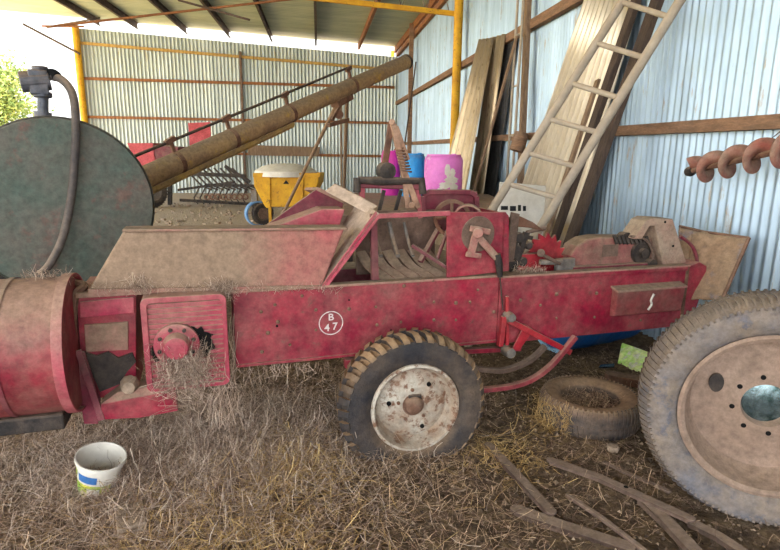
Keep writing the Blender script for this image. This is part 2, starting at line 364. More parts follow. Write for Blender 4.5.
# truss tying the yellow post across the shed
def truss():
    t = thing('roof_truss', 'yellow lattice roof truss running from the nearer yellow post', 'truss')
    A = wallR(457, 14, .2); D = (A - WC).dot(-wd); s0 = .2
    def TP(s, dz): return WC - wn * s - wd * D + V((0, 0, dz))
    z0 = A.z; z1 = hit(332, 0, A, wd).z; s1 = (WC - hit(332, 0, A, wd)).dot(wn)
    g = (z1 - z0) / (s1 - s0)
    lo = lambda s: z0 + g * (s - s0)
    bm = nb(); bar(bm, TP(s0, lo(s0)), TP(6.0, lo(6.0)), .06, .09, ref=(0, 0, 1)); obj('bottom_chord', bm, M['yellow'], t)
    bm = nb(); bar(bm, TP(s0, roofz(s0) - .16), TP(13.5, roofz(13.5) - .16), .06, .08, ref=(0, 0, 1)); obj('top_chord', bm, M['yellow'], t)
    # left half of the bottom chord falls again towards the open side
    a = hit(47, 27, A, wd); b = hit(248, 5, A, wd)
    k = (b.z - a.z) / ((a - b).dot(-wn)) if True else 0
    obj('tie_bar', tube(nb(), [hit(47, 27, A, wd), hit(310, -3, A, wd)], .022, 8), M['orange'], t)
    obj('tie_bar', tube(nb(), [hit(178, 0, A - wd * 1.2, wd), hit(480, 44, A - wd * 1.2, wd) * 0 + hit(250, 20, A - wd * 1.2, wd)], .018, 8), M['purlin'], t)
    n = 12
    for i in range(n):
        s = s0 + .15 + (5.8 - s0) * i / n; s2 = s + (5.8 - s0) / n / 2; s3 = s + (5.8 - s0) / n
        bm = nb(); tube(bm, [TP(s, lo(s)), TP(s2, roofz(s2) - .18), TP(s3, lo(s3))], .012, 6); obj('lattice_rod', bm, M['steel'], t)
truss()
# gable-side brace lines at the open left side
t = thing('edge_brace', 'thin brown braces at the open left edge above the yellow corner post', 'brace')
A = BL - wd * .35
bm = nb(); tube(bm, [hit(23, 24, A, wd), hit(80, 54, A, wd)], .035, 8); obj('brace_bar', bm, M['purlin'], t)
bm = nb(); tube(bm, [hit(42, 26, A, wd), hit(84, 26.5, A, wd)], .03, 8); obj('brace_bar', bm, M['orange'], t)
bm = nb(); tube(bm, [hit(46, 27, A, wd), hit(100, 18, A, wd)], .025, 8); obj('brace_bar', bm, M['steel'], t)

# outside: pale trees in the glare beyond the open side
def tree(loc, h, r, lab, seed):
    rnd = random.Random(seed)
    t = thing('gum_tree', lab, 'tree', loc)
    bm = nb(); tube(bm, [V((0, 0, -.1)), V((.1, .1, h * .35)), V((-.2, .1, h * .75))], [.22, .16, .07], 10)
    for k in range(6):
        a = k * 1.1; tube(bm, [V((0, 0, h * (.3 + .07 * k))), V((cos(a) * r * .6, sin(a) * r * .6, h * (.5 + .07 * k)))], [.07, .02], 6)
    obj('trunk', bm, M['bark'], t, smooth=True)
    bm = nb()
    cl = [(V((rnd.gauss(0, r * .45), rnd.gauss(0, r * .45), h * rnd.uniform(.35, 1))), rnd.uniform(.5, 1.1)) for _ in range(26)]
    for _ in range(7000):
        c, rr = rnd.choice(cl); p = c + V((rnd.gauss(0, rr * .5), rnd.gauss(0, rr * .5), rnd.gauss(0, rr * .4)))
        d = V((rnd.gauss(0, 1), rnd.gauss(0, 1), rnd.gauss(0, 1))).normalized() * .13; e = d.cross(V((rnd.gauss(0, 1), rnd.gauss(0, 1), .4))).normalized() * .05
        a = [bm.verts.new(q) for q in (p - d, p + e, p + d, p - e)]; bm.faces.new(a)
    f = obj('foliage', bm, M['leaf'], t)
tree((-26, 33, 0), 7.5, 2.6, 'pale sunlit tree outside, seen left of the yellow corner post', 1)
tree((-20, 30, 0), 5.5, 2.0, 'smaller pale bushy tree outside, just beside the yellow corner post', 2)
tree((-36, 40, 0), 9, 3.4, 'tall hazy tree outside at the far left edge, farthest back', 3)

# ------------------------------------------------------------------ wheels
def tyre_bm(R, W, rim, lugs, lug_h, lug_w, crown=.02, n=96, lug_style='bar', bm=None):
    bm = bm or nb(); h = W / 2; t = R - rim
    prof = [(rim, -h * .62), (rim + t * .06, -h * .74), (rim + t * .3, -h * .95), (rim + t * .55, -h), (rim + t * .8, -h * .93), (R - lug_h - crown * .4, -h * .78), (R - lug_h, -h * .4),
            (R - lug_h + .002, 0), (R - lug_h, h * .4), (R - lug_h - crown * .4, h * .78), (rim + t * .8, h * .93), (rim + t * .55, h), (rim + t * .3, h * .95), (rim + t * .06, h * .74), (rim, h * .62)]
    lathe(bm, prof, n=n, closed=True)
    nf = len(bm.faces)
    for s in (-1, 1):
        for k in range(lugs):
            a = 2 * pi * (k + (.5 if s > 0 else 0)) / lugs
            def cyl(r, ang, y): return V((r * cos(ang), y, r * sin(ang)))
            da = lug_w / R / 2; sk = da * 1.0 if lug_style == 'bar' else 0
            rows = [(R, 0.06 * h * s, sk), (R - .002, .55 * h * s, 0), (R - crown * .6, .9 * h * s, -sk * .3), (rim + t * .78, 1.035 * h * s, -sk * .5)]
            inn = [(r - lug_h * 1.5 if j < 3 else r - .01, y * (.96 if j == 3 else 1) - (0 if j < 2 else s * lug_h * .5), q) for j, (r, y, q) in enumerate(rows)]
            top = [(bm.verts.new(cyl(r, a - da + q, y)), bm.verts.new(cyl(r, a + da + q, y))) for r, y, q in rows]
            bot = [(bm.verts.new(cyl(r, a - da * 1.15 + q, y)), bm.verts.new(cyl(r, a + da * 1.15 + q, y))) for r, y, q in inn]
            for j in range(3):
                bm.faces.new((top[j][0], top[j][1], top[j + 1][1], top[j + 1][0]))
                bm.faces.new((top[j][0], top[j + 1][0], bot[j + 1][0], bot[j][0]))
                bm.faces.new((top[j][1], bot[j][1], bot[j + 1][1], top[j + 1][1]))
            bm.faces.new((top[0][0], bot[0][0], bot[0][1], top[0][1])); bm.faces.new((top[3][0], top[3][1], bot[3][1], bot[3][0]))
    return bm

# ------------------------------------------------------------------ BALER
bal = thing('hay_baler', 'dusty dark red hay baler marked B 47 in a white circle', 'hay baler', BO, BA)
VC = .27                                                    # front face of the bale chamber
zt, zb = .885, .485
def bobj(name, bm, m, bevel=.003, smooth=False, parent=None, **k): return obj(name, bm, m, parent or bal, bevel=bevel, smooth=smooth, **k)
# chamber side, its two long panels, top dust ledge, inside and rear side
bm = nb(); box(bm, (-.93, VC, zb), (.572, VC + .012, zt)); bobj('side_panel', bm, M['red'])
bm = nb(); box(bm, (.576, VC - .006, zb - .012), (1.93, VC + .012, zt - .004)); box(bm, (.576, VC - .02, zt - .03), (1.93, VC - .006, zt - .004)); bobj('side_panel', bm, M['red'])
bm = nb(); box(bm, (.572, VC - .014, zb - .02), (.588, VC, zt)); box(bm, (-.93, VC - .012, zb), (.57, VC, zb + .016)); bobj('seam_strip', bm, M['red'], .002)
bm = nb(); box(bm, (-.93, VC + .43, zb), (1.93, VC + .442, zt)); bobj('rear_side_panel', bm, M['maroon'])
bm = nb(); box(bm, (-.93, VC + .013, zb - .01), (1.93, VC + .43, zb)); bobj('chamber_floor', bm, M['dark'])
bm = nb(); box(bm, (.58, VC + .013, zt - .05), (1.93, VC + .43, zt - .04)); bobj('chamber_top', bm, M['dusty'])
bm = nb(); box(bm, (-.93, VC + .013, zt - .06), (-.42, VC + .43, zt - .01)); bobj('chamber_top', bm, M['dusty'])
bm = nb(); box(bm, (-.96, VC - .012, zt - .002), (.57, VC + .05, zt + .012)); box(bm, (.57, VC - .02, zt - .006), (1.95, VC + .05, zt + .006)); bobj('top_ledge', bm, M['dusty'], .004)
# rear end cap, tapering
bm = prism(nb(), [L(x, y, VC) for x, y in ((683, 268), (700, 262), (707, 266), (706, 282), (690, 325), (668, 329))], (0, .4, 0)); bobj('end_cap', bm, M['red'], .006)
bm = prism(nb(), [V((1.925, VC - .012, zb)), V((1.95, VC - .012, zb)), V((1.95, VC - .012, zt)), V((1.925, VC - .012, zt))], (0, .03, 0)); bobj('end_flange', bm, M['rust'])
# bolts
bm = nb(); lathe(bm, [(.0005, -.011), (.007, -.009), (.0105, -.003), (.0115, .002)], n=10); bolt0 = bobj('bolt', bm, M['rust'], 0, True)
bp = [(261, 312), (275, 305), (278, 322), (290, 345), (262, 352), (316, 310), (316, 330), (349, 309), (376, 307), (377, 325), (401, 322), (434, 302), (434, 320), (456, 303), (456, 320),
      (470, 302), (494, 312), (433, 280), (404, 286), (540, 305), (556, 294), (556, 318), (596, 293), (594, 317), (500, 295), (478, 290), (640, 320), (268, 333), (302, 296), (520, 300)]
for i, (x, y) in enumerate(bp):
    o = bolt0 if i == 0 else bolt0.copy()
    if i: COL.objects.link(o); o.parent = bal
    p = L(x, y, VC - .002); o.location = (p.x, VC - .001 if p.x < .57 else VC - .007, p.z); s = random.uniform(.7, 1.15); o.scale = (s, s, s)
bm = nb()
for x, y, r in ((277, 326, .007), (349, 300, .005), (391, 330, .005)): lathe(bm, [(.0005, -.0015), (r, -.0015), (r, .002)], c=L(x, y, VC), n=12)
bobj('bolt_hole', bm, M['hole'], 0)
# emblem: ring, B over 47
ec = L(331, 323, VC); R1 = .0655
bm = nb(); lathe(bm, [(R1 - .004, 0), (R1 - .004, -.0015), (R1 + .001, -.0015), (R1 + .001, 0)], c=ec, n=64, closed=True); ring = bobj('emblem_ring', bm, M['emblem'], 0)
def text_mesh(s, size, loc, m, parent, name, rot=(pi / 2, 0, 0), ext=.001, sx=1):
    cu = bpy.data.curves.new('t', 'FONT'); cu.body = s; cu.size = size; cu.align_x = 'CENTER'; cu.align_y = 'CENTER'; cu.extrude = ext; cu.offset = size * .015
    o = bpy.data.objects.new('t', cu); COL.objects.link(o); dg = bpy.context.evaluated_depsgraph_get(); dg.update()
    me = bpy.data.meshes.new_from_object(o.evaluated_get(dg)); bpy.data.objects.remove(o)
    me.name = name; me.materials.clear(); me.materials.append(m)
    q = bpy.data.objects.new(name, me); COL.objects.link(q); q.parent = parent; q.location = loc; q.rotation_euler = rot; q.scale = (sx, 1, 1); return q
text_mesh('B', .052, ec + V((0, -.0015, .032)), M['emblem'], bal, 'emblem_letter', sx=1.1)
text_mesh('4', .056, ec + V((-.022, -.0015, -.026)), M['emblem'], bal, 'emblem_numeral')
text_mesh('7', .056, ec + V((.021, -.0015, -.021)), M['emblem'], bal, 'emblem_numeral')

# ribbed gearbox cover (protruding)
g0, g1, h0, h1 = -1.355, -.965, .43, .905; vg = .2
def rrect(x0, x1, z0, z1, r, v, k=5):
    out = []
    for cx, cz, a0 in ((x1 - r, z1 - r, 0), (x0 + r, z1 - r, 90), (x0 + r, z0 + r, 180), (x1 - r, z0 + r, 270)):
        for i in range(k + 1):
            a = radians(a0 + 90 * i / k); out.append(V((cx + r * cos(a), v, cz + r * sin(a))))
    return out
bm = prism(nb(), rrect(g0, g1, h0, h1, .035, vg), (0, .1, 0)); cover = bobj('gearbox_cover', bm, M['pink'], .004)
def ring_strip(bm, a, b, v0, v1):          # raised frame between two loops
    n = len(a)
    A = [bm.verts.new((p.x, v0, p.z)) for p in a]; B = [bm.verts.new((p.x, v0, p.z)) for p in b]
    A2 = [bm.verts.new((p.x, v1, p.z)) for p in a]; B2 = [bm.verts.new((p.x, v1, p.z)) for p in b]
    for i in range(n):
        j = (i + 1) % n
        bm.faces.new((A[i], A[j], B[j], B[i])); bm.faces.new((A2[i], B2[i], B2[j], A2[j])); bm.faces.new((A[i], A2[i], A2[j], A[j])); bm.faces.new((B[i], B[j], B2[j], B2[i]))
bm = nb(); ring_strip(bm, rrect(g0, g1, h0, h1, .035, 0), rrect(g0 + .028, g1 - .022, h0 + .022, h1 - .028, .02, 0), vg - .02, vg + .002); bobj('cover_frame', bm, M['pink'], .004, parent=cover)
bm = nb(); nr = 17
for k in range(nr):
    z = h0 + .035 + (h1 - h0 - .075) * k / (nr - 1)
    prism(bm, [V((g0 + .028, vg + .002, z - .008)), V((g0 + .028, vg - .01, z - .004)), V((g0 + .028, vg - .01, z + .004)), V((g0 + .028, vg + .002, z + .008))], (g1 - g0 - .05, 0, 0))
bobj('rib', bm, M['pink'], 0, parent=cover, kind=None)
hc = L(177, 343, vg)
def blob(c, rx, rz, jag, seed, n=40):
    rnd = random.Random(seed); return [V((c.x + cos(2 * pi * i / n) * rx * (1 + rnd.uniform(-jag, jag)), c.y, c.z + sin(2 * pi * i / n) * rz * (1 + rnd.uniform(-jag, jag)))) for i in range(n)]
bm = prism(nb(), blob(hc + V((.085, -.0125, -.01)), .085, .085, .15, 4), (0, .004, 0)); prism(bm, blob(hc + V((-.07, -.0125, -.04)), .055, .05, .25, 5), (0, .004, 0)); bobj('torn_opening', bm, M['hole'], 0, parent=cover)
bm = nb(); lathe(bm, [(.105, .0), (.105, -.03), (.1, -.034), (.066, -.036), (.06, -.07), (.052, -.085), (.03, -.092), (.0, -.094)], c=hc + V((.0, -.002, 0)), n=40); bobj('hub_ring', bm, M['pink'], 0, True, parent=cover)
bm = nb()
for k in range(8):
    a = k * pi / 4 + .3; lathe(bm, [(.0, -.05), (.009, -.048), (.011, -.034)], c=hc + V((cos(a) * .082, 0, sin(a) * .082)), n=8)
bobj('hub_bolts', bm, M['dark'], 0, parent=cover, kind=None)
# body panel left of the cover with recess, torn hole, lower apron, strut
bm = nb()
body = pp([(76, 292), (136, 290), (136, 395), (118, 398), (92, 398), (80, 350)], .3)
prism(bm, body, (0, .35, 0)); bobj('gearbox_body', bm, M['red'], .004)
bm = nb(); box(bm, (-1.64, .275, .90), (-.93, .33, .925)); bobj('top_rail', bm, M['dusty'], .004)
bm = prism(nb(), pp([(80, 302), (134, 297), (134, 313), (80, 318)], .288), (0, .014, 0)); bobj('body_panel', bm, M['pink'], .003)
bm = prism(nb(), pp([(84, 325), (128, 322), (128, 350), (86, 352)], .288), (0, .016, 0)); bobj('access_plate', bm, M['dusty'], .003)
bm = prism(nb(), pp([(84, 352), (96, 356), (108, 352), (118, 358), (132, 353), (136, 362), (127, 372), (120, 384), (100, 392), (94, 378), (84, 366)], .286), (0, .016, 0)); bobj('torn_opening', bm, M['dark'], 0)
bm = prism(nb(), pp([(101, 420), (101, 404), (176, 390), (178, 411), (140, 418)], .2), (0, .05, 0)); bobj('lower_apron', bm, M['red'], .004)
bm = prism(nb(), pp([(101, 404), (118, 392), (176, 382), (176, 390)], .2), (0, .1, 0)); bobj('apron_shelf', bm, M['dusty'], .003)
bm = nb(); bar(bm, L(78, 350, .24), L(102, 420, .2), .03, .012, ref=(0, 1, 0)); prism(bm, pp([(78, 352), (84, 352), (100, 400), (98, 424), (84, 424), (80, 400)], .25), (0, .02, 0)); bobj('corner_strut', bm, M['maroon'], .003)
bm = nb(); lathe(bm, [(.0, -.03), (.03, -.028), (.04, .0), (.045, .03)], c=L(129, 386, .2), n=9); bobj('grease_lump', bm, M['stone'], 0)
# flywheel shroud at the left end
fc = V((-1.655, .27, .69)); FR = .315
bm = nb(); lathe(bm, [(0, 0), (.2, 0), (FR - .01, -.0), (FR, -.01), (FR, -.48), (FR - .02, -.5), (0, -.5)], c=fc, axis=(1, 0, 0), n=64); shroud = bobj('flywheel_shroud', bm, mat('shroud_paint', (150, 30, 52), (120, 30, 44), 3, .6, dust=(160, 128, 112), dust_up=1, dust_amt=.6), 0, True)
bm = nb(); lathe(bm, [(FR + .004, .012), (FR + .014, .012), (FR + .014, -.03), (FR + .004, -.03)], c=fc, axis=(1, 0, 0), n=64, closed=True); bobj('shroud_rim', bm, M['pink'], 0, True, parent=shroud)
bm = nb(); lathe(bm, [(FR + .006, -.008), (FR + .006, -.03)], c=fc + V((-.22, 0, 0)), axis=(1, 0, 0), n=64); bobj('shroud_seam', bm, M['maroon'], 0, True, parent=shroud)
bm = nb(); box(bm, (-2.3, .16, .3), (-1.72, .5, .38)); bobj('shroud_skid', bm, M['dark'], .01)
bm = nb(); box(bm, (-1.66, .32, .45), (-1.58, .5, .92)); bobj('drive_casting', bm, M['dark'], .01)
bm = nb(); tube(bm, smoothpath([L(70, 282, .4), L(84, 286, .34), L(74, 300, .3), L(72, 350, .28)]), .02, 8); bobj('casting_arm', bm, M['rust'], 0, True)

# feeder cover: dusty trapezoid box on top of the left end
pts = pp([(88, 291), (124, 230), (345, 228), (322, 287)], VC)
bm = prism(nb(), pts, (0, .16, 0)); fcov = bobj('feeder_cover', bm, mat('feeder_cover_paint', (180, 84, 92), (160, 118, 104), 2.2, .9, dust=(150, 126, 106), dust_up=.9, dust_amt=.5, lo=.3, hi=.7, xg=(-.40, -.85)), .012)
bm = nb(); bar(bm, L(124, 229, VC + .03), L(345, 227, VC + .03), .12, .012, ref=(0, 0, 1)); bobj('cover_lip', bm, M['dusty'], .003, parent=fcov)
bm = nb(); bar(bm, L(88, 291, VC - .004), L(322, 287, VC - .004), .01, .02, ref=(0, 0, 1)); bobj('cover_foot', bm, M['dusty'], .002, parent=fcov)
# sloping plate dusted white, red front flange
A, B_ = L(322, 286, VC - .01), L(378, 212, VC - .01)
bm = nb(); e = V((0, .42, .0)); th = V((.008, 0, -.008)); prism(bm, [A, B_, B_ + e + V((-.0, 0, .02)), A + e], th); bobj('sloping_plate', bm, mat('sloping_dust', (176, 154, 138), (196, 174, 158), 5, .95, dust=(176, 154, 136), dust_amt=.4), .002)
bm = nb(); prism(bm, [A + V((-.004, 0, -.002)), A + V((.035, 0, -.002)), B_ + V((.01, 0, -.03)), B_ + V((-.012, 0, .006))], (0, .014, 0)); bobj('plate_flange', bm, M['pink'], .002)
# intake hoods behind
bm = prism(nb(), [L(258, 231, .75), L(318, 188, .75), L(344, 200, .75), L(338, 231, .75)], (0, .02, 0)); bobj('intake_hood', bm, M['maroon'], .004)
bm = prism(nb(), [L(316, 190, .74), L(318, 187, .74), L(346, 200, .74), L(345, 204, .74)], (0, .45, -.03)); bobj('hood_top', bm, M['dusty'], .003)
bm = prism(nb(), [L(262, 231, .55), L(322, 209, .55), L(345, 209, .55), L(338, 231, .55)], (0, .18, 0)); bobj('intake_wedge', bm, M['pink'], .006)
bm = nb(); prism(bm, [L(326, 192, .62), L(336, 184, .62), L(378, 206, .4), L(368, 214, .4)], (0, .03, .005)); bobj('ridge_cap', bm, MATS['sloping_dust'], .006)
# frame above the open chamber
bm = nb(); bar(bm, L(375, 216, VC), L(450, 213, VC), .018, .028, ref=(0, 0, 1)); bobj('top_bar', bm, M['pink'], .003)
bm = nb(); prism(bm, pp([(371, 214), (377, 214), (379, 280), (372, 280)], VC + .02), (0, .03, 0)); bobj('upright_plate', bm, M['maroon'], .002)
bm = nb(); box(bm, (-.2, VC + .34, zt - .02), (.3, VC + .36, zt + .36)); bobj('back_sheet', bm, M['brown'], .002)
for k in range(6):
    u0 = -.19 + .082 * k
    path = [V((u0 + .12 + .03 * k * 0, VC + .03, zt - .01)), V((u0 + .08, VC + .12, zt + .02)), V((u0 + .04, VC + .22, zt + .05)), V((u0 + .01, VC + .33, zt + .12))]
    sp = smoothpath(path, 5); bm = nb()
    for a, b in zip(sp, sp[1:]): bar(bm, a, b + (b - a) * .1, .064, .008, ref=(0, -.5, .8))
    bobj('needle_guard', bm, M['dusty'], 0)
bm = nb()
for k, (x, w) in enumerate(((372, .012), (389, .014), (404, .01))): tube(bm, smoothpath([L(x, 222, VC + .25), L(x + 4, 240, VC + .22), L(x + 9, 256, VC + .1)]), w, 8)
bobj('needle', bm, M['steel'], 0, True)
bm = nb(); tube(bm, smoothpath([L(436, 262, VC + .1), L(444, 240, VC + .12), L(450, 225, VC + .15)]), .012, 8); bar(bm, L(412, 245, VC + .15), L(448, 268, VC + .05), .03, .02); bar(bm, L(420, 262, VC + .12), L(440, 226, VC + .2), .03, .02); bobj('trip_arm', bm, M['maroon'], .003)
# big end plate with dirty round recess and linkage
bm = prism(nb(), [L(447, 215, VC), L(450, 212, VC), L(506, 212, VC), L(509, 216, VC), L(509, 271, VC), L(447, 278, VC)], (0, .014, 0)); ep = bobj('knotter_plate', bm, M['red'], .003)
bm = nb(); lathe(bm, [(0, 0), (.05, -.001), (.075, -.003), (.1, -.006), (.102, .0)], c=L(478, 234, VC - .001), n=36); bobj('dirty_recess', bm, M['brown'], 0, True, parent=ep)
bm = nb()
for pa, pb, w in (((474, 232), (497, 258), .04), ((476, 234), (471, 254), .045), ((466, 254), (481, 256), .03), ((470, 228), (490, 232), .035)):
    bar(bm, L(*pa, VC - .04), L(*pb, VC - .04), w, .02, ref=(0, 1, 0))
tube(bm, [L(478, 233, VC), L(478, 233, VC - .07)], .03, 14)
bobj('linkage', bm, mat('linkage_paint', (150, 62, 72), (160, 128, 108), 9, .8, dust=DUST, dust_amt=.7), .006, parent=ep)
bm = nb(); tube(bm, [L(497, 254, VC - .04), L(499, 264, VC - .04), L(500, 277, VC - .04)], [.02, .022, .015], 12); tube(bm, [L(500, 278, VC - .035), L(503, 310, VC - .02)], .004, 6); bobj('hanging_rod', bm, M['dark'], 0, True)
bm = nb(); box(bm, (.575, VC + .0, zt), (.59, VC + .4, zt + .37)); bobj('knotter_plate_return', bm, M['red'], .003)
# pulley and box frame behind the bar
bm = nb(); a = [L(423, 215, .62), L(423, 196, .62), L(428, 192, .62), L(470, 192, .62), L(476, 196, .62), L(477, 215, .62)]
for p, q in zip(a, a[1:]): bar(bm, p, q, .03, .03)
box(bm, (a[0].x, .63, a[0].z - .12), (a[-1].x, .65, a[2].z)); bobj('twine_box', bm, M['maroon'], .004)
bm = nb(); lathe(bm, [(.088, -.02), (.108, -.025), (.108, -.01), (.095, 0), (.108, .01), (.108, .025), (.088, .02)], c=L(452, 218, .42), n=40, closed=True, axis=(.3, 1, 0)); bobj('pulley', bm, M['rust'], 0, True)
bm = nb(); tube(bm, [L(435, 218, .42), L(469, 218, .42)], .01, 8); tube(bm, [L(452, 203, .42), L(452, 233, .42)], .01, 8); bobj('pulley_spokes', bm, M['rust'], 0, True); bm = nb(); lathe(bm, [(.075, -.01), (.085, -.01), (.085, .01), (.075, .01)], c=L(468, 218, .38), n=32, closed=True, axis=(.5, 1, .3)); bobj('pulley', bm, M['dusty'], 0, True)
# lift frame: crossbar, legs, tall A with spring
vl = .62
bm = nb(); bar(bm, L(359, 184, vl), L(420, 186, vl), .05, .045, ref=(0, 0, 1)); lf = bobj('lift_crossbar', bm, M['maroon'], .008)
bm = nb(); bar(bm, L(362, 186, vl), L(362, 218, vl), .03); bobj('lift_leg', bm, M['pink'], .004)
bm = nb(); bar(bm, L(417, 186, vl), L(420, 218, vl), .03); bobj('lift_leg', bm, M['pink'], .004)
bm = nb(); tube(bm, [L(358, 180, vl - .02), L(380, 181, vl - .02), L(422, 181, vl - .02)], [.02, .028, .02], 10); tube(bm, [L(357, 178, vl - .02), L(357, 192, vl - .03)], .022, 10); tube(bm, [L(421, 178, vl - .02), L(423, 194, vl - .03)], .022, 10)
lathe(bm, [(0, -.05), (.05, -.04), (.055, .03), (0, .05)], c=L(386, 171, vl), n=14); bobj('greasy_joint', bm, M['dark'], 0, True)
for pa, pb in (((384, 190), (378, 216)), ((401, 190), (394, 216))):
    bm = nb(); bar(bm, L(*pa, vl + .03), L(*pb, vl + .03), .02); bobj('lift_rod', bm, M['dark'], .002)
bm = nb(); bar(bm, L(391, 124, vl), L(383, 176, vl), .035, .025, ref=(0, 1, 0)); bobj('lift_arm', bm, M['rust'], .004)
bm = nb()
for p, q, w in (((393, 124), (402, 165), .035), ((402, 165), (408, 208), .03), ((404, 172), (418, 208), .035), ((396, 126), (408, 160), .022)): bar(bm, L(*p, vl - .02), L(*q, vl - .02), w, .025, ref=(0, 1, 0))
tube(bm, [L(392, 122, vl - .05), L(392, 122, vl + .04)], .018, 12); tube(bm, [L(412, 205, vl - .06), L(412, 205, vl + .02)], .02, 12)
bobj('lift_arm', bm, mat('dusty_orange', (178, 138, 112), (150, 112, 92), 8, .8, dust=DUST, dust_amt=.4), .004)
bm = nb(); a, b = L(399, 148, vl - .04), L(407, 172, vl - .04); n = 90; pts = []
for i in range(n + 1):
    t_ = i / n; p = a.lerp(b, t_); an = 2 * pi * 8 * t_; pts.append(p + V((cos(an) * .026, sin(an) * .026, 0)))
tube(bm, pts, .005, 6); bobj('coil_spring', bm, M['rust'], 0, True)
# toothed feed wheel
tcx = L(545, 256, .48); bm = nb(); pts = []; nt_ = 16
for k in range(nt_ * 2):
    a = 2 * pi * (k + .15) / (nt_ * 2); r = .118 if k % 2 == 0 else .152; a += (.10 if k % 2 else 0); pts.append(tcx + V((cos(a) * r, 0, sin(a) * r)))
prism(bm, pts, (0, .02, 0)); bobj('toothed_wheel', bm, M['bright'], .002)
bm = nb(); box(bm, (.61, .4, zt), (.93, .44, zt + .1)); bobj('wheel_guard', bm, M['bright'], .004)
bm = nb(); tube(bm, [L(540, 262, .36), L(562, 262, .36)], .018, 10); box(bm, L(557, 273, .36), L(572, 257, .40)); bobj('bearing_bracket', bm, M['steel'], .005)
bm = nb(); bar(bm, L(541, 254, .34), L(560, 264, .34), .025, .02); tube(bm, [L(541, 253, .3), L(541, 253, .4)], .025, 12); bobj('crank_lever', bm, M['brown'], .005)
bm = nb(); prism(bm, pp([(506, 219), (520, 216), (533, 222), (545, 231), (530, 228), (508, 226)], .42), (0, .03, 0)); bobj('trip_lever', bm, M['rust'], .004)
bm = nb()
for (x, y, r, w) in ((520, 238, .035, .08), (516, 252, .05, .06), (524, 262, .03, .1), (512, 266, .04, .05), (530, 246, .025, .05), (516, 244, .02, .14)):
    lathe(bm, [(0, 0), (r * .8, 0), (r, .01), (r, w - .01), (r * .8, w), (0, w)], c=L(x, y, .38), n=12)
bar(bm, L(514, 270, .4), L(526, 232, .4), .03); bar(bm, L(512, 234, .42), L(532, 238, .42), .025); bobj('twine_gear', bm, M['dark'], .003)
bm = nb(); tube(bm, [L(516, 268, .46), L(528, 232, .46), L(545, 228, .46)], .016, 8); bobj('gear_arm', bm, M['brown'], 0, True)
bm = nb(); prism(bm, pp([(512, 212), (520, 214), (514, 262), (505, 262)], .36), (0, .02, 0)); bobj('gear_lever', bm, M['brown'], .004)
# knotter housing: rounded hood
vk = .40
bm = prism(nb(), [L(x, y, vk) for x, y in ((570, 270), (571, 256), (577, 246), (588, 239), (600, 237), (628, 237), (652, 237), (654, 268))], (0, .14, 0)); kh = bobj('knotter_hood', bm, mat('hood_dust', (150, 74, 78), (120, 92, 80), 5, .8, dust=(150, 126, 106), dust_up=1, dust_amt=.6), .012)
bm = nb(); box(bm, L(602, 257, vk - .004), L(618, 244, vk + .004)); bobj('hood_plate', bm, M['brown'], .002, parent=kh)
bm = nb(); box(bm, L(574, 270, vk - .05), L(652, 261, vk)); bobj('hood_base', bm, M['maroon'], .004)
bm = nb(); lathe(bm, [(0, -.05), (.03, -.05), (.03, -.02), (.07, -.02), (.075, .0), (.07, .06), (0, .06)], c=L(640, 252, vk), n=24)
lathe(bm, [(0, -.03), (.04, -.03), (.04, .03), (0, .03)], c=L(624, 238, vk + .03), n=16); lathe(bm, [(0, -.07), (.03, -.07), (.03, .0)], c=L(646, 262, vk), n=12)
for k in range(9): tube(bm, [L(614 + k * 4, 238 - random.uniform(0, 5), vk), L(617 + k * 4, 244, vk - .02)], .012, 6)
bobj('belt_drive', bm, M['dark'], 0, True)
bm = nb(); tube(bm, smoothpath([L(630, 236, vk - .05), L(646, 240, vk - .05), L(653, 255, vk - .05), L(648, 268, vk - .05)]), .008, 6); bobj('drive_belt', bm, M['brown'], 0, True)
# arch bracket
bm = nb(); arch_pts = [(634, 239), (646, 221), (652, 218), (673, 219), (687, 264), (664, 268), (655, 226), (650, 226), (642, 239)]
prism(bm, pp(arch_pts, .34), (0, .14, 0)); ar = bobj('arch_bracket', bm, mat('arch_dust', (172, 132, 116), (158, 138, 120), 5, .9, dust=(160, 140, 120), dust_up=.9, dust_amt=.7), .006)
bm = nb()
for x, y in ((665, 222), (673, 246)): lathe(bm, [(0, -.003), (.008, -.003), (.008, 0)], c=L(x, y, .34), n=10)
bobj('bolt_hole', bm, M['hole'], 0, parent=ar)
bm = nb(); tube(bm, smoothpath([L(680, 236, .34), L(692, 246, .34), L(697, 262, .34), L(694, 282, .34)]), .012, 8); bobj('curved_rod', bm, M['maroon'], 0, True)
# tool box
b0, b1 = L(611, 290, VC), L(674, 314, VC)
bm = nb(); prism(bm, [V((b0.x, VC - .006, .765)), V((b0.x, VC - .065, .755)), V((b0.x, VC - .055, .60)), V((b0.x, VC - .006, .585))], (b1.x - b0.x, 0, 0)); tb = bobj('tool_box', bm, mat('box_paint', (146, 54, 60), (120, 62, 60), 6, .7, dust=(150, 120, 104), dust_amt=.5), .006)
bm = nb(); prism(bm, [V((b0.x - .01, VC - .004, .785)), V((b0.x - .01, VC - .075, .768)), V((b0.x - .01, VC - .075, .756)), V((b0.x - .01, VC - .004, .772))], (b1.x - b0.x + .02, 0, 0)); bobj('box_lid', bm, M['dusty'], .002, parent=tb)
bm = nb(); tube(bm, smoothpath([V((b0.x + .27, VC - .072, .73)), V((b0.x + .255, VC - .068, .69)), V((b0.x + .265, VC - .066, .66)), V((b0.x + .245, VC - .064, .625))]), .007, 6); bobj('paint_drip', bm, M['white'], 0, True, parent=tb)
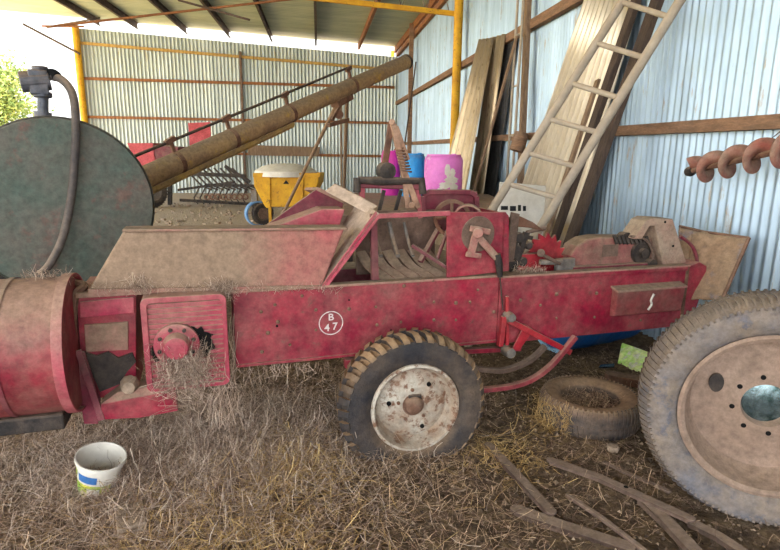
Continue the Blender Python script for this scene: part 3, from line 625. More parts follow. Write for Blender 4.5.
# discharge chute: curved rusty sheet
rows = []
tl, tr, br, bl = L(679, 226, .5), L(749, 238, .16), L(722, 300, .08), L(676, 300, .36)
bm = nb(); nu, nv_ = 12, 12; g = []
for j in range(nv_ + 1):
    t_ = j / nv_; row = []
    for i in range(nu + 1):
        s = i / nu; p = tl.lerp(tr, s).lerp(bl.lerp(br, s), t_); p = p + V((0, .07 * sin(pi * s) * (1 - .3 * t_) + .012 * sin(s * 22), -.01 * sin(pi * s))); row.append(bm.verts.new(p))
    g.append(row)
for j in range(nv_):
    for i in range(nu): bm.faces.new((g[j][i], g[j][i + 1], g[j + 1][i + 1], g[j + 1][i]))
ch = bobj('bale_chute', bm, mat('chute_rust', (158, 128, 100), (140, 104, 78), 3, .75, spots=(104, 108, 130), spot_amt=.2, spot_scale=4, dust=(160, 136, 112), dust_amt=.4), 0, True)
md = ch.modifiers.new('solid', 'SOLIDIFY'); md.thickness = .008
bm = nb(); tube(bm, [tl, tl.lerp(tr, .5) + V((0, .07, -.01)), tr], .009, 8); tube(bm, [tr, tr.lerp(br, .5), br], .012, 8); bobj('chute_rim', bm, M['rust'], 0, True, parent=ch)
bm = nb(); bar(bm, L(690, 300, .3), L(722, 285, .3), .02); bar(bm, L(700, 262, .36), L(706, 300, .3), .03); bobj('chute_bracket', bm, M['rust'], .003)
# undercarriage
bm = nb(); bar(bm, V((-.04, -.02, .31)), V((-.04, 1.1, .31)), .07); bobj('axle', bm, M['dark'], .004)
bm = nb(); bar(bm, V((-.2, VC - .0, zb - .0)), V((-.2, VC - .0, .36)), .05); bar(bm, V((-.35, VC + .02, .44)), V((.2, VC + .02, .44)), .05, .05, ref=(0, 0, 1)); bobj('axle_mount', bm, M['red'], .004)
bm = nb(); bar(bm, L(504, 316, VC - .05), L(500, 346, VC - .05), .03); bar(bm, L(508, 320, VC - .05), L(570, 352, VC - .05), .035); prism(bm, pp([(525, 324), (534, 330), (520, 350), (511, 352)], VC - .05), (0, .012, 0)); bar(bm, L(507, 296, VC - .03), L(507, 345, VC - .03), .02); bobj('tension_link', bm, M['bright'], .004)
bm = nb(); lathe(bm, [(0, -.03), (.025, -.028), (.03, 0), (.03, .04)], c=L(510, 317, VC - .06), n=12); bobj('link_pin', bm, M['steel'], 0, True)
bm = nb(); lathe(bm, [(0, -.03), (.03, -.028), (.035, .04)], c=L(509, 352, VC - .05), n=12); bobj('link_pin', bm, M['steel'], 0, True)
bm = nb(); sp = smoothpath([L(450, 391, .2), L(480, 390, .2), L(520, 384, .2), L(548, 368, .2), L(575, 337, .2)])
for a, b in zip(sp, sp[1:]): bar(bm, a, b + (b - a) * .15, .03, .035, ref=(0, 1, 0))
bobj('curved_drawbar', bm, M['red'], .004)
bm = nb(); sp = smoothpath([L(462, 366, .4), L(480, 369, .4), L(505, 370, .4), L(530, 360, .4), L(545, 346, .4)])
for a, b in zip(sp, sp[1:]): bar(bm, a, b + (b - a) * .15, .03, .04, ref=(0, 1, 0))
bobj('curved_brace', bm, M['brown'], .004)
bm = nb(); bar(bm, L(440, 352, .4), L(520, 348, .4), .04, .03, ref=(0, 0, 1)); bobj('under_rail', bm, M['red'], .003)
bm = nb(); bar(bm, V((-.9, .5, .44)), V((1.9, .5, .44)), .08, .06, ref=(0, 0, 1)); bobj('under_rail', bm, M['dark'], .003)
# wheel on the near side
wc = L(413, 401, 0); wc = V((-.045, -.03, .285)); RR = .398
wb = tyre_bm(RR, .2, .222, 36, .024, .036, crown=.03)
wheel = bobj('wheel', wb, mat('front_tyre_rubber', (42, 42, 48), (56, 52, 52), 5, .7, dust=(158, 128, 98), dust_up=1, dust_amt=.25, bump=.3, bscale=80), 0, True)
wheel.location = wc + V((0, .06, 0)); wheel.rotation_euler = (radians(-2), 0, radians(-3))
bm = nb(); lathe(bm, [(.222, -.07), (.232, -.085), (.24, -.08), (.236, -.092), (.224, -.094), (.215, -.08), (.208, -.05), (.200, -.02), (.19, -.005), (.17, -.02), (.14, -.035), (.10, -.04), (.06, -.04), (.055, -.03), (.0, -.03)], n=56); rim = bobj('rim', bm, M['whiterim'], 0, True, parent=wheel)
lathe_b = nb(); lathe(lathe_b, [(.212, -.02), (.222, .07), (.232, .085)], n=48); bobj('rim_back', lathe_b, M['whiterim'], 0, True, parent=wheel)
bm = nb(); lathe(bm, [(0, -.085), (.02, -.084), (.04, -.075), (.048, -.06), (.052, -.04), (.06, -.038)], n=28); bobj('hub_cap', bm, M['rust'], 0, True, parent=wheel)
for k in range(5):
    a = 2 * pi * k / 5 + .4; bm = nb(); lathe(bm, [(0, -.052), (.009, -.050), (.011, -.036)], c=(cos(a) * .085, 0, sin(a) * .085), n=6); bobj('wheel_nut', bm, M['rust'], 0, parent=wheel)
bm = nb()
for k in range(3):
    a = 2 * pi * k / 3 + .9; lathe(bm, [(0, -.0395), (.012, -.0395), (.012, -.03)], c=(cos(a) * .135, -.003, sin(a) * .135), n=12)
bobj('rim_hole', bm, M['hole'], 0, parent=wheel)

# ------------------------------------------------------------------ straw
def strands(bm, n, pos, length=(.04, .12), width=.0016, lift=.01, flat=.35, seed=1, curl=.6):
    rnd = random.Random(seed)
    for _ in range(n):
        p = pos(rnd)
        if p is None: continue
        ln = rnd.uniform(*length); a = rnd.uniform(0, 2 * pi); d = V((cos(a), sin(a), rnd.gauss(0, flat))).normalized()
        w = width * rnd.uniform(.6, 1.4); k = 3; prev = None; q = V(p) - d * ln * .5; q.z = max(q.z, p[2] - .004)
        bend = V((rnd.gauss(0, curl), rnd.gauss(0, curl), rnd.gauss(0, curl * .5)))
        for j in range(k + 1):
            s = d.cross(V((0, 0, 1))); s = s.normalized() if s.length > .01 else V((1, 0, 0)); s = (s + V((0, 0, rnd.uniform(-.6, .6)))).normalized()
            cur = (bm.verts.new(q - s * w * .5), bm.verts.new(q + s * w * .5))
            if prev: bm.faces.new((prev[0], cur[0], cur[1], prev[1]))
            prev = cur; q = q + d * ln / k; d = (d + bend / k).normalized()
            g = gz(q.x, q.y) if pos_ground else -1
            if q.z < g + .002: q.z = g + .003; d.z = abs(d.z) * .5
    return bm
pos_ground = True
def dens(x, y):      # where the litter lies thick
    d = .22 + .6 * math.exp(-((x + 1.1) ** 2 / 1.2 + (y - 2.6) ** 2 / 1.0)) + .45 * noise.noise(V((x * 2.3, y * 2.3, 2)))
    if x > .7: d *= .45
    return d
def ground_pos(rnd):
    for _ in range(6):
        x = rnd.uniform(-2.7, 2.3); y = rnd.uniform(1.25, 4.6) if rnd.random() < .8 else rnd.uniform(1.25, 2.9)
        if abs(x) > y * .78 + .3: continue
        if rnd.random() < dens(x, y): return (x, y, gz(x, y) + abs(rnd.gauss(0, .012)) + .003)
    return None
o = obj('dry_grass_litter', strands(nb(), 34000, ground_pos, (.03, .13), .0019, seed=11), M['straw']); tag(o, 'brown dry grass and hay litter strewn over the dirt floor', 'hay litter', kind='stuff')
def heap_pos(rnd):
    x = rnd.gauss(-1.05, .5); y = rnd.gauss(2.75, .4)
    if y < 1.4: return None
    return (x, y, gz(x, y) + abs(rnd.gauss(0, .035)))
o = obj('dry_grass_heap', strands(nb(), 15000, heap_pos, (.06, .2), .0017, flat=.5, seed=12, curl=.9), M['strawg']); tag(o, 'thick tangle of grey dry grass stalks on the ground under the gearbox end', 'hay litter', kind='stuff')
def gold_pos(rnd):
    k = rnd.random()
    if k < .35: c, s = gnd(290, 470), .14
    elif k < .40: c, s = gnd(545, 425), .08
    elif k < .52: c, s = gnd(500, 455), .14
    else: c, s = gnd(230, 540), .3
    x = rnd.gauss(c.x, s); y = rnd.gauss(c.y, s); return (x, y, gz(x, y) + abs(rnd.gauss(0, .012)) + .004)
o = obj('golden_straw_litter', strands(nb(), 3600, gold_pos, (.04, .16), .0024, seed=13), M['strawy']); tag(o, 'patches of golden straw scattered on the floor in front of the baler', 'straw', kind='stuff')
pos_ground = False
# straw caught on the baler (local coordinates)
def hub_pos(rnd):
    c = hc; x = c.x + .03 + rnd.gauss(0, .06); z = c.z - .12 + rnd.gauss(0, .05); return (x, vg - .03 - abs(rnd.gauss(0, .03)), z)
o = obj('hub_straw', strands(nb(), 1500, hub_pos, (.04, .15), .0018, flat=1.2, seed=14, curl=2.0), M['strawg'], bal, kind='stuff')
def rail_pos(rnd):
    k = rnd.random()
    if k < .3: p = L(rnd.gauss(222, 6), rnd.gauss(292, 5), VC - .03)
    elif k < .4: p = L(rnd.gauss(138, 8), rnd.gauss(288, 4), VC - .03)
    elif k < .75: p = L(rnd.uniform(90, 340), rnd.gauss(289, 1.5), VC - .012)
    elif k < .9: p = L(rnd.uniform(515, 545), rnd.gauss(271, 2), VC + .03)
    else: p = L(rnd.uniform(24, 70), rnd.gauss(277, 2), .26)
    return p
o = obj('ledge_straw', strands(nb(), 1500, rail_pos, (.02, .09), .0016, flat=.8, seed=15, curl=1.6), M['strawg'], bal, kind='stuff')
def hang_pos(rnd):
    x = rnd.gauss(224, 5) ; y = rnd.uniform(300, 425); return L(x, y, VC - .05)
bm = nb(); rnd = random.Random(5)
for k in range(46):
    x0 = rnd.gauss(222, 7); y0 = rnd.uniform(290, 345); pts = [L(x0 + rnd.gauss(0, 2) * j, y0 + (430 - y0) * j / 5 * rnd.uniform(.8, 1), VC - .04 - .01 * j) for j in range(6)]
    tube(bm, pts, .0012, 3)
for k in range(60):
    x0 = rnd.uniform(240, 330); y0 = 366 - (x0 - 240) * .05; pts = [L(x0 + rnd.gauss(0, 2) * j, y0 + rnd.uniform(1, 7) * j, VC + .02) for j in range(4)]; tube(bm, pts, .0010, 3)
for k in range(60):
    x0 = rnd.gauss(186, 16); y0 = rnd.uniform(355, 385); pts = [L(x0 + rnd.gauss(0, 4) * j, y0 + rnd.uniform(4, 10) * j, vg - .05 + .01 * rnd.gauss(0, 1)) for j in range(5)]; tube(bm, pts, .0012, 3)
obj('hanging_straw', bm, M['strawg'], bal, kind='stuff')

# ------------------------------------------------------------------ loose wheels
t = thing('tractor_wheel', 'big grey worn tractor tyre on a muddy brown rim, standing at the right edge', 'wheel', V((1.675, 2.34, 0)), radians(-21))
R = .525; cz = R - .02
bm = tyre_bm(R, .27, .352, 110, .005, .011, crown=.05); o = obj('tyre', bm, M['rubber_grey'], t, smooth=True); o.location = (0, 0, cz)
bm = nb(); lathe(bm, [(.35, -.09), (.366, -.105), (.368, -.115), (.354, -.12), (.338, -.11), (.33, -.08), (.322, -.02), (.30, .03), (.25, .045), (.17, .03), (.10, .02), (.096, .04), (.09, .06)], n=64); rim = obj('rim', bm, M['brownrim'], t, smooth=True); rim.location = (0, 0, cz)
bm = nb(); lathe(bm, [(.35, .10), (.36, .115), (.33, .09), (.30, .03)], n=64); o = obj('rim_back', bm, M['brownrim'], rim, smooth=True)
for k in range(8):
    a = 2 * pi * k / 8 + .2; bm = nb(); lathe(bm, [(0, .0225), (.011, .0225), (.011, .03)], c=(cos(a) * .132, 0, sin(a) * .132), n=14); obj('rim_hole', bm, M['hole'], rim)
for a0 in (160, 340):
    bm = nb(); pts = [V((cos(radians(a0)) * .215 + cos(q_) * .03, .030, sin(radians(a0)) * .215 + sin(q_) * .045)) for q_ in [k * pi / 10 for k in range(20)]]; prism(bm, pts, (0, .02, 0)); obj('hand_hole', bm, M['dark'], rim)
bm = nb(); lathe(bm, [(0, .05), (.06, .052), (.095, .06)], n=24); obj('hub_shell', bm, M['chrome'], rim, smooth=True)
for o_ in t.children: pass

t = thing('old_tyre', 'worn tyre lying flat on the ground, its middle filled with straw', 'tyre', V((1.23, 3.24, -.012)), .3)
bm = tyre_bm(.30, .185, .17, 60, .005, .012, crown=.03); 
o = obj('tyre_carcass', bm, mat('flat_tyre_rubber', (56, 54, 58), (84, 74, 68), 5, .8, dust=(158, 128, 102), dust_up=1, dust_amt=.4, bump=.3), t, smooth=True); o.rotation_euler = (pi / 2, 0, 0); o.location = (0, 0, .0925)
bm = nb(); lathe(bm, [(0, .10), (.1, .095), (.19, .08), (.19, .06)], axis=(0, 0, 1), n=30); obj('dirt_fill', bm, M['rust'], t)
def fill_pos(rnd):
    a = rnd.uniform(0, 2 * pi); r = sqrt(rnd.random()) * .17; return (cos(a) * r, sin(a) * r, .10 + abs(rnd.gauss(0, .02)))
obj('straw_fill', strands(nb(), 900, fill_pos, (.03, .1), .003, seed=21), M['straw'], t, kind='stuff')
def side_pos(rnd):
    a = radians(rnd.uniform(175, 232)) - .3; r = .31 + abs(rnd.gauss(0, .015)); return (cos(a) * r, sin(a) * r, rnd.uniform(0, .17))
obj('straw_clump', strands(nb(), 350, side_pos, (.03, .1), .002, flat=1.0, seed=22, curl=1.5), M['strawy'], t, kind='stuff')

# ------------------------------------------------------------------ scrap irons on the ground
def iron(px, w, lab, th=.012, name='scrap_iron', ang=True, m='brown', z=.02, holes=()):
    P = [gnd(x, y, z) for x, y in px]
    bm = nb(); Lf, Rt = [], []
    for i, p in enumerate(P):
        d = (P[min(i + 1, len(P) - 1)] - P[max(i - 1, 0)]).normalized(); s = V((-d.y, d.x, 0)) * w / 2
        Lf.append(p + s); Rt.append(p - s)
    def cap(c, d):
        s = V((-d.y, d.x, 0)); return [c + (s * cos(a) + d * sin(a)) * w / 2 for a in [pi * k / 8 for k in range(1, 8)]]
    loop = Lf + cap(P[-1], (P[-1] - P[-2]).normalized()) + Rt[::-1] + [q for q in cap(P[0], (P[0] - P[1]).normalized())]
    prism(bm, loop, (0, 0, -th))
    if ang:
        for i in range(len(P) - 1): prism(bm, [Rt[i], Rt[i] + (P[i] - Rt[i]) * .2, Rt[i] + (P[i] - Rt[i]) * .2 - V((0, 0, w * .5)), Rt[i] - V((0, 0, w * .5))], Rt[i + 1] - Rt[i])
    o = obj(name, bm, M[m], bevel=.003); tag(o, lab, 'scrap metal', 'scrap irons on the floor')
    if holes:
        bm = nb()
        for x, y in holes: lathe(bm, [(0, .001), (.011, .001), (.011, -.001)], c=gnd(x, y, z), axis=(0, 0, 1), n=14)
        obj('bolt_hole', bm, M['hole'], o)
    return o
iron([(489, 444), (512, 468), (551, 510)], .05, 'rusty angle iron leading from the straw to the round-ended bar', z=.035)
iron([(517, 508), (560, 523), (628, 545)], .062, 'thick round-ended rusty bar, nearest the front edge', z=.02, th=.02)
iron([(551, 459), (600, 476), (690, 517)], .045, 'long rusty bar with a bolt hole, pointing to the big wheel', z=.045, holes=((626, 487),))
iron([(643, 497), (670, 522), (702, 556)], .06, 'short wide rusty plate lying across the front right floor', z=.028)
iron([(568, 494), (600, 515), (655, 557)], .022, 'thin rusty rod lying between the wide bars', z=.03, th=.016, ang=False)
iron([(690, 520), (720, 535), (752, 556)], .05, 'rusty offcut under the big wheel at the bottom right', z=.012)
iron([(605, 462), (640, 478), (668, 490)], .03, 'narrow brown strip half buried behind the long rusty bar', z=.012, ang=False)
iron([(612, 373), (640, 378), (655, 384)], .10, 'rusty block lying between the flat tyre and the big wheel', z=.05, th=.06, ang=False, m='rust')
bm = nb(); lathe(bm, [(0, -.02), (.03, -.015), (.035, 0), (.03, .015), (0, .02)], c=gnd(613, 448, .03), axis=(0, 0, 1), n=7)
tag(obj('clod', bm, M['stone']), 'small clod of earth just in front of the flat tyre', 'clod')

bm = nb(); rnd = random.Random(77)
for _ in range(9000):
    x = rnd.uniform(-2.4, 2.3); y = rnd.uniform(1.3, 4.4)
    if abs(x) > y * .78 + .2 or rnd.random() > .35 + (.65 if x > -.1 else 0): continue
    s_ = rnd.uniform(.004, .013) * (1.6 if rnd.random() < .06 else 1); P = V((x, y, gz(x, y) + s_ * .3)); a = rnd.uniform(0, 6)
    vs_ = [bm.verts.new(P + V((cos(a + k * 2.1) * s_ * rnd.uniform(.6, 1.3), sin(a + k * 2.1) * s_ * rnd.uniform(.6, 1.3), rnd.uniform(-.3, .3) * s_))) for k in range(3)]
    tp = bm.verts.new(P + V((0, 0, s_ * .9)))
    for k in range(3): bm.faces.new((vs_[k], vs_[(k + 1) % 3], tp))
tag(obj('dirt_crumbs', bm, mat('crumb_dirt', (110, 90, 74), island=[(60, 48, 40), (96, 78, 64), (130, 108, 88), (160, 138, 116)], bump=0, rough=1)), 'loose brown crumbs of dirt and dung over the floor', 'dirt', kind='stuff')
# plastic tub
c = gnd(100, 486); t = thing('plastic_tub', 'white plastic tub with a blue and yellow label, tilted in the hay', 'tub', V((c.x, c.y - .03, .0)), 0)
t.rotation_euler = (radians(4), radians(14), 0); t.scale = (1.2, 1.2, 1.2)
bm = nb(); lathe(bm, [(0, .0), (.062, .0), (.066, .004), (.086, .145), (.092, .147), (.092, .160), (.087, .160), (.085, .15), (.064, .01), (0, .008)], axis=(0, 0, 1), n=48); obj('tub_body', bm, M['white'], t, smooth=True)
def arc_patch(r0, r1, z0, z1, a0, a1, m, name, lift=.001, n=12):
    bm = nb(); prev = None
    for i in range(n + 1):
        a = radians(a0 + (a1 - a0) * i / n); cur = (bm.verts.new(((r0 + lift) * cos(a), (r0 + lift) * sin(a), z0)), bm.verts.new(((r1 + lift) * cos(a), (r1 + lift) * sin(a), z1)))
        if prev: bm.faces.new((prev[0], cur[0], cur[1], prev[1]))
        prev = cur
    return obj(name, bm, m, t)
rr = lambda z: .066 + (.086 - .066) * (z - .004) / .141
arc_patch(rr(.015), rr(.075), .015, .075, 180, 330, M['yellowink'], 'label', .0012)
arc_patch(rr(.085), rr(.12), .085, .12, 235, 290, M['blueink'], 'label', .0012)
arc_patch(rr(.02), rr(.06), .02, .06, 265, 300, M['white'], 'label', .0022)
arc_patch(rr(.10), rr(.125), .10, .125, 200, 228, M['yellowink'], 'label', .0012)
bm = nb(); lathe(bm, [(0, .04), (.068, .04)], axis=(0, 0, 1), n=30); obj('tub_contents', bm, M['rust'], t)
# flat stone slab and second one
def slab(px, lab, h=.03, m='stone', name='stone_slab', cat='stone'):
    bm = prism(nb(), [gnd(x, y, h) for x, y in px], (0, 0, -h - .02)); o = obj(name, bm, M[m], bevel=.006); return tag(o, lab, cat)
slab([(114, 507), (144, 500), (147, 522), (117, 530)], 'flat pale stone slab lying in the hay below the white tub', .055)
slab([(220, 457), (234, 452), (242, 474), (229, 487)], 'flat brown board scrap in the hay, left of the front tyre', .07, 'brown', 'board_scrap', 'scrap')
for x, y, lab in ((312, 441, 'small blue scrap in the hay just left of the front tyre'), (256, 484, 'pale crumpled scrap in the golden straw')):
    bm = nb(); P = gnd(x, y, .03); rnd = random.Random(x)
    prism(bm, [P + V((cos(a) * .018 * rnd.uniform(.5, 1.2), sin(a) * .022 * rnd.uniform(.5, 1.2), .008 * rnd.uniform(-1, 1))) for a in (0, 1, 2, 3, 4, 5)], (0, 0, -.01))
    tag(obj('plastic_scrap', bm, M['blue'] if x == 312 else M['white']), lab, 'scrap')
# behind and under the baler
c = gnd(597, 352); t = thing('plastic_drum', 'deep blue plastic drum lying on its side under the baler tail', 'drum', V((c.x + .0, c.y + .22, .24)), radians(-62))
bm = nb(); lathe(bm, [(0, -.42), (.2, -.42), (.235, -.40), (.24, -.36), (.245, -.15), (.25, -.13), (.245, -.11), (.245, .11), (.25, .13), (.245, .15), (.24, .36), (.235, .40), (.2, .42), (0, .42)], n=40); obj('drum_body', bm, M['dblue'], t, smooth=True)
bm = nb(); lathe(bm, [(.215, -.40), (.25, -.40), (.252, -.425), (.215, -.43)], n=40, closed=True); obj('drum_rim', bm, mat('pale_blue', (140, 180, 210), None, bump=0), t, smooth=True)
bm = nb(); lathe(bm, [(0, -.43), (.04, -.43), (.04, -.42)], c=(.1, -.003, .1), n=20); obj('bung', bm, M['white'], t)
P = [gnd(622, 342, .12), gnd(668, 358, .12), gnd(660, 378, .02), gnd(618, 362, .02)]
bm = nb(); prism(bm, P, (0, 0.01, -.03)); tag(obj('feed_bag', bm, M['green'], bevel=.01), 'crumpled lime green and white plastic bag beside the lying blue drum', 'bag')
for x, y, lab, m in ((606, 366, 'pale metal scrap behind the flat tyre', 'chrome'),):
    P = gnd(x, y, .03); bm = nb(); prism(bm, [P + V(q) for q in ((-.06, -.02, 0), (.05, -.03, .01), (.07, .02, .015), (-.03, .03, 0))], (0, 0, -.012)); tag(obj('metal_scrap', bm, M[m]), lab, 'scrap')

# ------------------------------------------------------------------ fuel tank
Tc = V((-2.28, 3.95, 1.19)); Tr = .6
ta = radians(30); t = thing('fuel_tank', 'big round green steel fuel tank with a pump on top, behind the baler', 'fuel tank', V((Tc.x, Tc.y, 0)), ta)
bm = nb(); lathe(bm, [(0, -.012), (.3, -.01), (.5, -.004), (Tr - .012, .004), (Tr, .02), (Tr, 1.1), (Tr - .02, 1.12), (0, 1.12)], n=96); o = obj('tank_body', bm, M['tank'], t, smooth=True, loc=(0, 0, Tc.z))
bm = nb(); lathe(bm, [(Tr + .001, .012), (Tr + .006, .02), (Tr + .006, .04), (Tr + .001, .05)], n=96); obj('weld_rim', bm, M['tank'], t, smooth=True, loc=(0, 0, Tc.z))
for yy in (.2, .85):
    bm = nb(); prism(bm, [V((-.5, yy, -.02)), V((.5, yy, -.02)), V((.48, yy, .8)), V((.36, yy, .72)), V((0, yy, .6)), V((-.36, yy, .72)), V((-.48, yy, .8))], (0, .08, 0)); obj('tank_cradle', bm, M['dark'], t)
def TL(x, y, d=0.0):
    ax = V((-sin(ta), cos(ta), 0)); P = hit(x, y, V((Tc.x, Tc.y, 0)) + ax * d, ax) - V((Tc.x, Tc.y, 0))
    return V((P.dot(V((cos(ta), sin(ta), 0))), d, P.z))
bm = nb(); tube(bm, [TL(43, 118, .12), TL(43, 92, .12)], .035, 14); tube(bm, [TL(43, 112, .12), TL(43, 119, .12)], .055, 14); lathe(bm, [(.05, 0), (.06, .01), (.06, .03), (.05, .04)], c=TL(43, 98, .12), axis=(0, 0, 1), n=14, cap0=True, cap1=True)
pump = obj('pump', bm, M['pump'], t, smooth=True)
bm = nb(); a, b = TL(20, 82, .12), TL(50, 80, .12); tube(bm, [a, a.lerp(b, .5), b], .068, 20); box(bm, TL(30, 94, .06), TL(47, 72, .18)); lathe(bm, [(0, 0), (.05, 0), (.05, .03), (0, .03)], c=TL(40, 71, .12), axis=(0, 0, 1), n=14); obj('pump_head', bm, M['pump'], pump, bevel=.008)
hp = [L2 for L2 in (TL(48, 76, .1), TL(62, 80, .06), TL(73, 96, -.02), TL(76, 130, -.06), TL(74, 170, -.07), TL(70, 205, -.08), TL(62, 240, -.1), TL(50, 264, -.12), TL(40, 275, -.14))]
bm = nb(); tube(bm, smoothpath(hp, 8), .027, 14); obj('hose', bm, M['hose'], t, smooth=True)
bm = nb(); tube(bm, smoothpath([TL(46, 76, .1), TL(52, 74, .1), TL(57, 77, .08)], 4), .036, 12); obj('hose_collar', bm, M['black'], pump, smooth=True)

# ------------------------------------------------------------------ grain auger
A = atY(100, 197, 5.9); Bq = atY(406, 62, 10.8); t = thing('grain_auger', 'long rusty yellow grain auger tube slanting up across the shed', 'auger', V((0, 0, 0)))
D = (Bq - A).normalized(); A0 = A - D * .9
bm = nb(); tube(bm, [A0, Bq], .122, 28); obj('auger_tube', bm, M['augert'], t, smooth=True)
bm = nb(); tube(bm, [Bq - D * .02, Bq + D * .03], .13, 28); lathe(bm, [(0, 0), (.11, 0)], c=Bq + D * .031, axis=D, n=20); obj('tube_mouth', bm, M['dark'], t, smooth=True)
sx, sy = frame_of(D); up = sy if sy.z > 0 else -sy
q0 = A - up * .16 - D * .7; q1 = A + D * 3.0 - up * .16
bm = nb(); tube(bm, [q0, q1], .045, 12); bar(bm, q0 + up * .02, q1 + up * .02, .11, .05, ref=up); obj('lower_trough', bm, M['augery'], t, bevel=.004)
L0 = (Bq - A).length
def AP(px, py):       # nearest tube station to a pixel
    best = None
    for i in range(201):
        s = -1 + (L0 + 1) * i / 200; P = A + D * s; d = P - C0; x = 390 + FPX * d.dot(cR) / d.dot(cF); e = abs(x - px)
        if best is None or e < best[0]: best = (e, s)
    return best[1]
s0, s1 = AP(120, 0), AP(350, 0)
bm = nb(); tube(bm, [A + D * (s0 - .6) + up * .24, A + D * s1 + up * .28], .018, 8); obj('drive_shaft', bm, M['dark'], t, smooth=True)
for px in (178, 232, 290, 352):
    s = AP(px, 0); P = A + D * s; bm = nb(); bar(bm, P + up * .1, P + up * .28, .04, .04, ref=D); bar(bm, P + up * .25 - D * .07, P + up * .27 + D * .07, .05, .06, ref=up); lathe(bm, [(.12, -.03), (.13, -.03), (.13, .03), (.12, .03)], c=P, axis=D, n=24, closed=True); obj('shaft_bearing', bm, M['rust'], t, bevel=.006)
s = AP(338, 0); P = A + D * s - up * .1
bm = nb(); tube(bm, [P, gnd(277, 226, .02)], .03, 10); obj('support_leg', bm, M['timber'], t, smooth=True)
g2 = gnd(277, 226, .02) + V((1.3, .9, 0)); bm = nb(); tube(bm, [P + D * .2, g2], .03, 10); obj('support_leg', bm, M['timber'], t, smooth=True)
bm = nb(); bar(bm, P + D * .1 - up * .02, P - D * .3 - up * .25, .05); bar(bm, P + D * .25 - up * .03, P - D * .15 - up * .05, .16, .1, ref=up); bar(bm, P - D * .4 - up * .3, P + D * .1 - up * .36, .06); lathe(bm, [(0, -.03), (.07, -.03), (.07, .03), (0, .03)], c=P - D * .1 - up * .22, axis=(0, 1, 0), n=14); obj('winch', bm, M['rust'], t, bevel=.006)

# ------------------------------------------------------------------ far machinery
t = thing('seed_drill', 'red seed drill with a black tyre and dark spring tines by the back wall', 'farm machine', (0, 0, 0))
Y = 16.0
def q(x, y, Y=Y): return atY(x, y, Y)
bm = prism(nb(), [q(127, 143), q(153, 143), q(158, 168), q(138, 168)], (0, 1.0, 0)); obj('hopper', bm, M['seedred'], t, bevel=.01)
bm = prism(nb(), [q(152, 145), q(178, 147), q(176, 168), q(156, 168)], (0, 1.0, 0)); obj('hopper', bm, M['maroon'], t, bevel=.01)
bm = prism(nb(), [q(188, 123, 17), q(210, 122, 17), q(211, 150, 17), q(190, 152, 17)], (0, .05, 0)); bar(bm, q(190, 131, 16.9), q(211, 133, 16.9), .03); obj('end_board', bm, M['seedred'], t)
bm = nb(); bar(bm, q(150, 172), q(245, 176), .1); bar(bm, q(170, 165), q(170, 205), .1); bar(bm, q(180, 200), q(250, 204), .08); bar(bm, q(225, 166), q(250, 182), .08); bar(bm, q(178, 190), q(235, 182), .07); bar(bm, q(205, 185), q(258, 186), .08); obj('frame', bm, M['dark'], t)
bm = nb(); gw = atY(153, 196, 15.4); w_ = tyre_bm(.42, .22, .24, 30, .02, .04, n=48); o = obj('tyre', w_, M['rubber'], t, smooth=True); o.location = (gw.x, gw.y, .42); o.rotation_euler = (0, 0, radians(60))
bm.free(); bm = nb(); lathe(bm, [(0, -.03), (.2, -.05), (.24, -.07)], n=24); r_ = obj('rim', bm, M['steel'], o, smooth=True)
for k in range(9):
    x = 190 + k * 6; bm = nb(); tube(bm, [q(x - 6, 168), q(x + 12, 186), q(x + 22, 190)], .025, 6); tube(bm, [q(x + 10, 186, 15.6), q(x + 4, 198, 15.6), q(x + 8, 204, 15.6)], .02, 6); obj('spring_tine', bm, M['dark'], t)
for k in range(8):
    c_ = q(207 + k * 5.5, 197, 15.3); bm = nb(); lathe(bm, [(.05, -.02), (.08, -.02), (.08, .02), (.05, .02)], c=c_, n=12, closed=True); obj('press_ring', bm, M['rust'], t)

t = thing('fertiliser_spreader', 'yellow fertiliser spreader with a dusty white top on a small wheel', 'farm machine', (0, 0, 0))
Y2 = 12.0
q = lambda x, y, Y=Y2: atY(x, y, Y)
bm = prism(nb(), [q(253, 174), q(319, 174), q(318, 184), q(306, 207), q(265, 207), q(254, 186)], (0, 1.0, 0)); sb = obj('hopper', bm, M['yellow'], t, bevel=.02)
bm = nb(); prism(bm, [q(266, 173, Y2 - .04), q(270, 173, Y2 - .04), q(270, 208, Y2 - .04), q(266, 208, Y2 - .04)], (0, .04, 0)); prism(bm, [q(300, 175, Y2 - .04), q(303, 175, Y2 - .04), q(303, 204, Y2 - .04), q(300, 204, Y2 - .04)], (0, .04, 0)); prism(bm, [q(253, 173, Y2 - .05), q(320, 173, Y2 - .05), q(320, 177, Y2 - .05), q(253, 177, Y2 - .05)], (0, .05, 0)); obj('hopper_rib', bm, M['yellow'], sb)
bm = prism(nb(), [q(283, 184, Y2 - .01), q(289, 184, Y2 - .01), q(286, 180, Y2 - .01)], (0, .008, 0)); obj('warning_sticker', bm, M['ink'], sb)
bm = nb(); c_ = q(286, 174, Y2 + .5); rad = .68
lathe(bm, [(rad, -.04), (rad * .97, .07), (rad * .72, .17), (rad * .35, .22), (0, .23)], c=c_, axis=(0, 0, 1), n=32); obj('top_cover', bm, M['white'], t, smooth=True)
gw = gnd(262, 225); w_ = tyre_bm(.24, .14, .12, 24, .01, .03, n=40); o = obj('tyre', w_, M['rubber'], t, smooth=True); o.location = (gw.x, gw.y + .1, .235); o.rotation_euler = (0, 0, radians(32))
bm = nb(); lathe(bm, [(0, -.05), (.08, -.055), (.12, -.06)], n=24); obj('rim', bm, M['brown'], o, smooth=True)
bm = nb(); pts = [V((gw.x - .12 + cos(radians(a)) * .05, gw.y + .02, .235)) for a in (0,)]
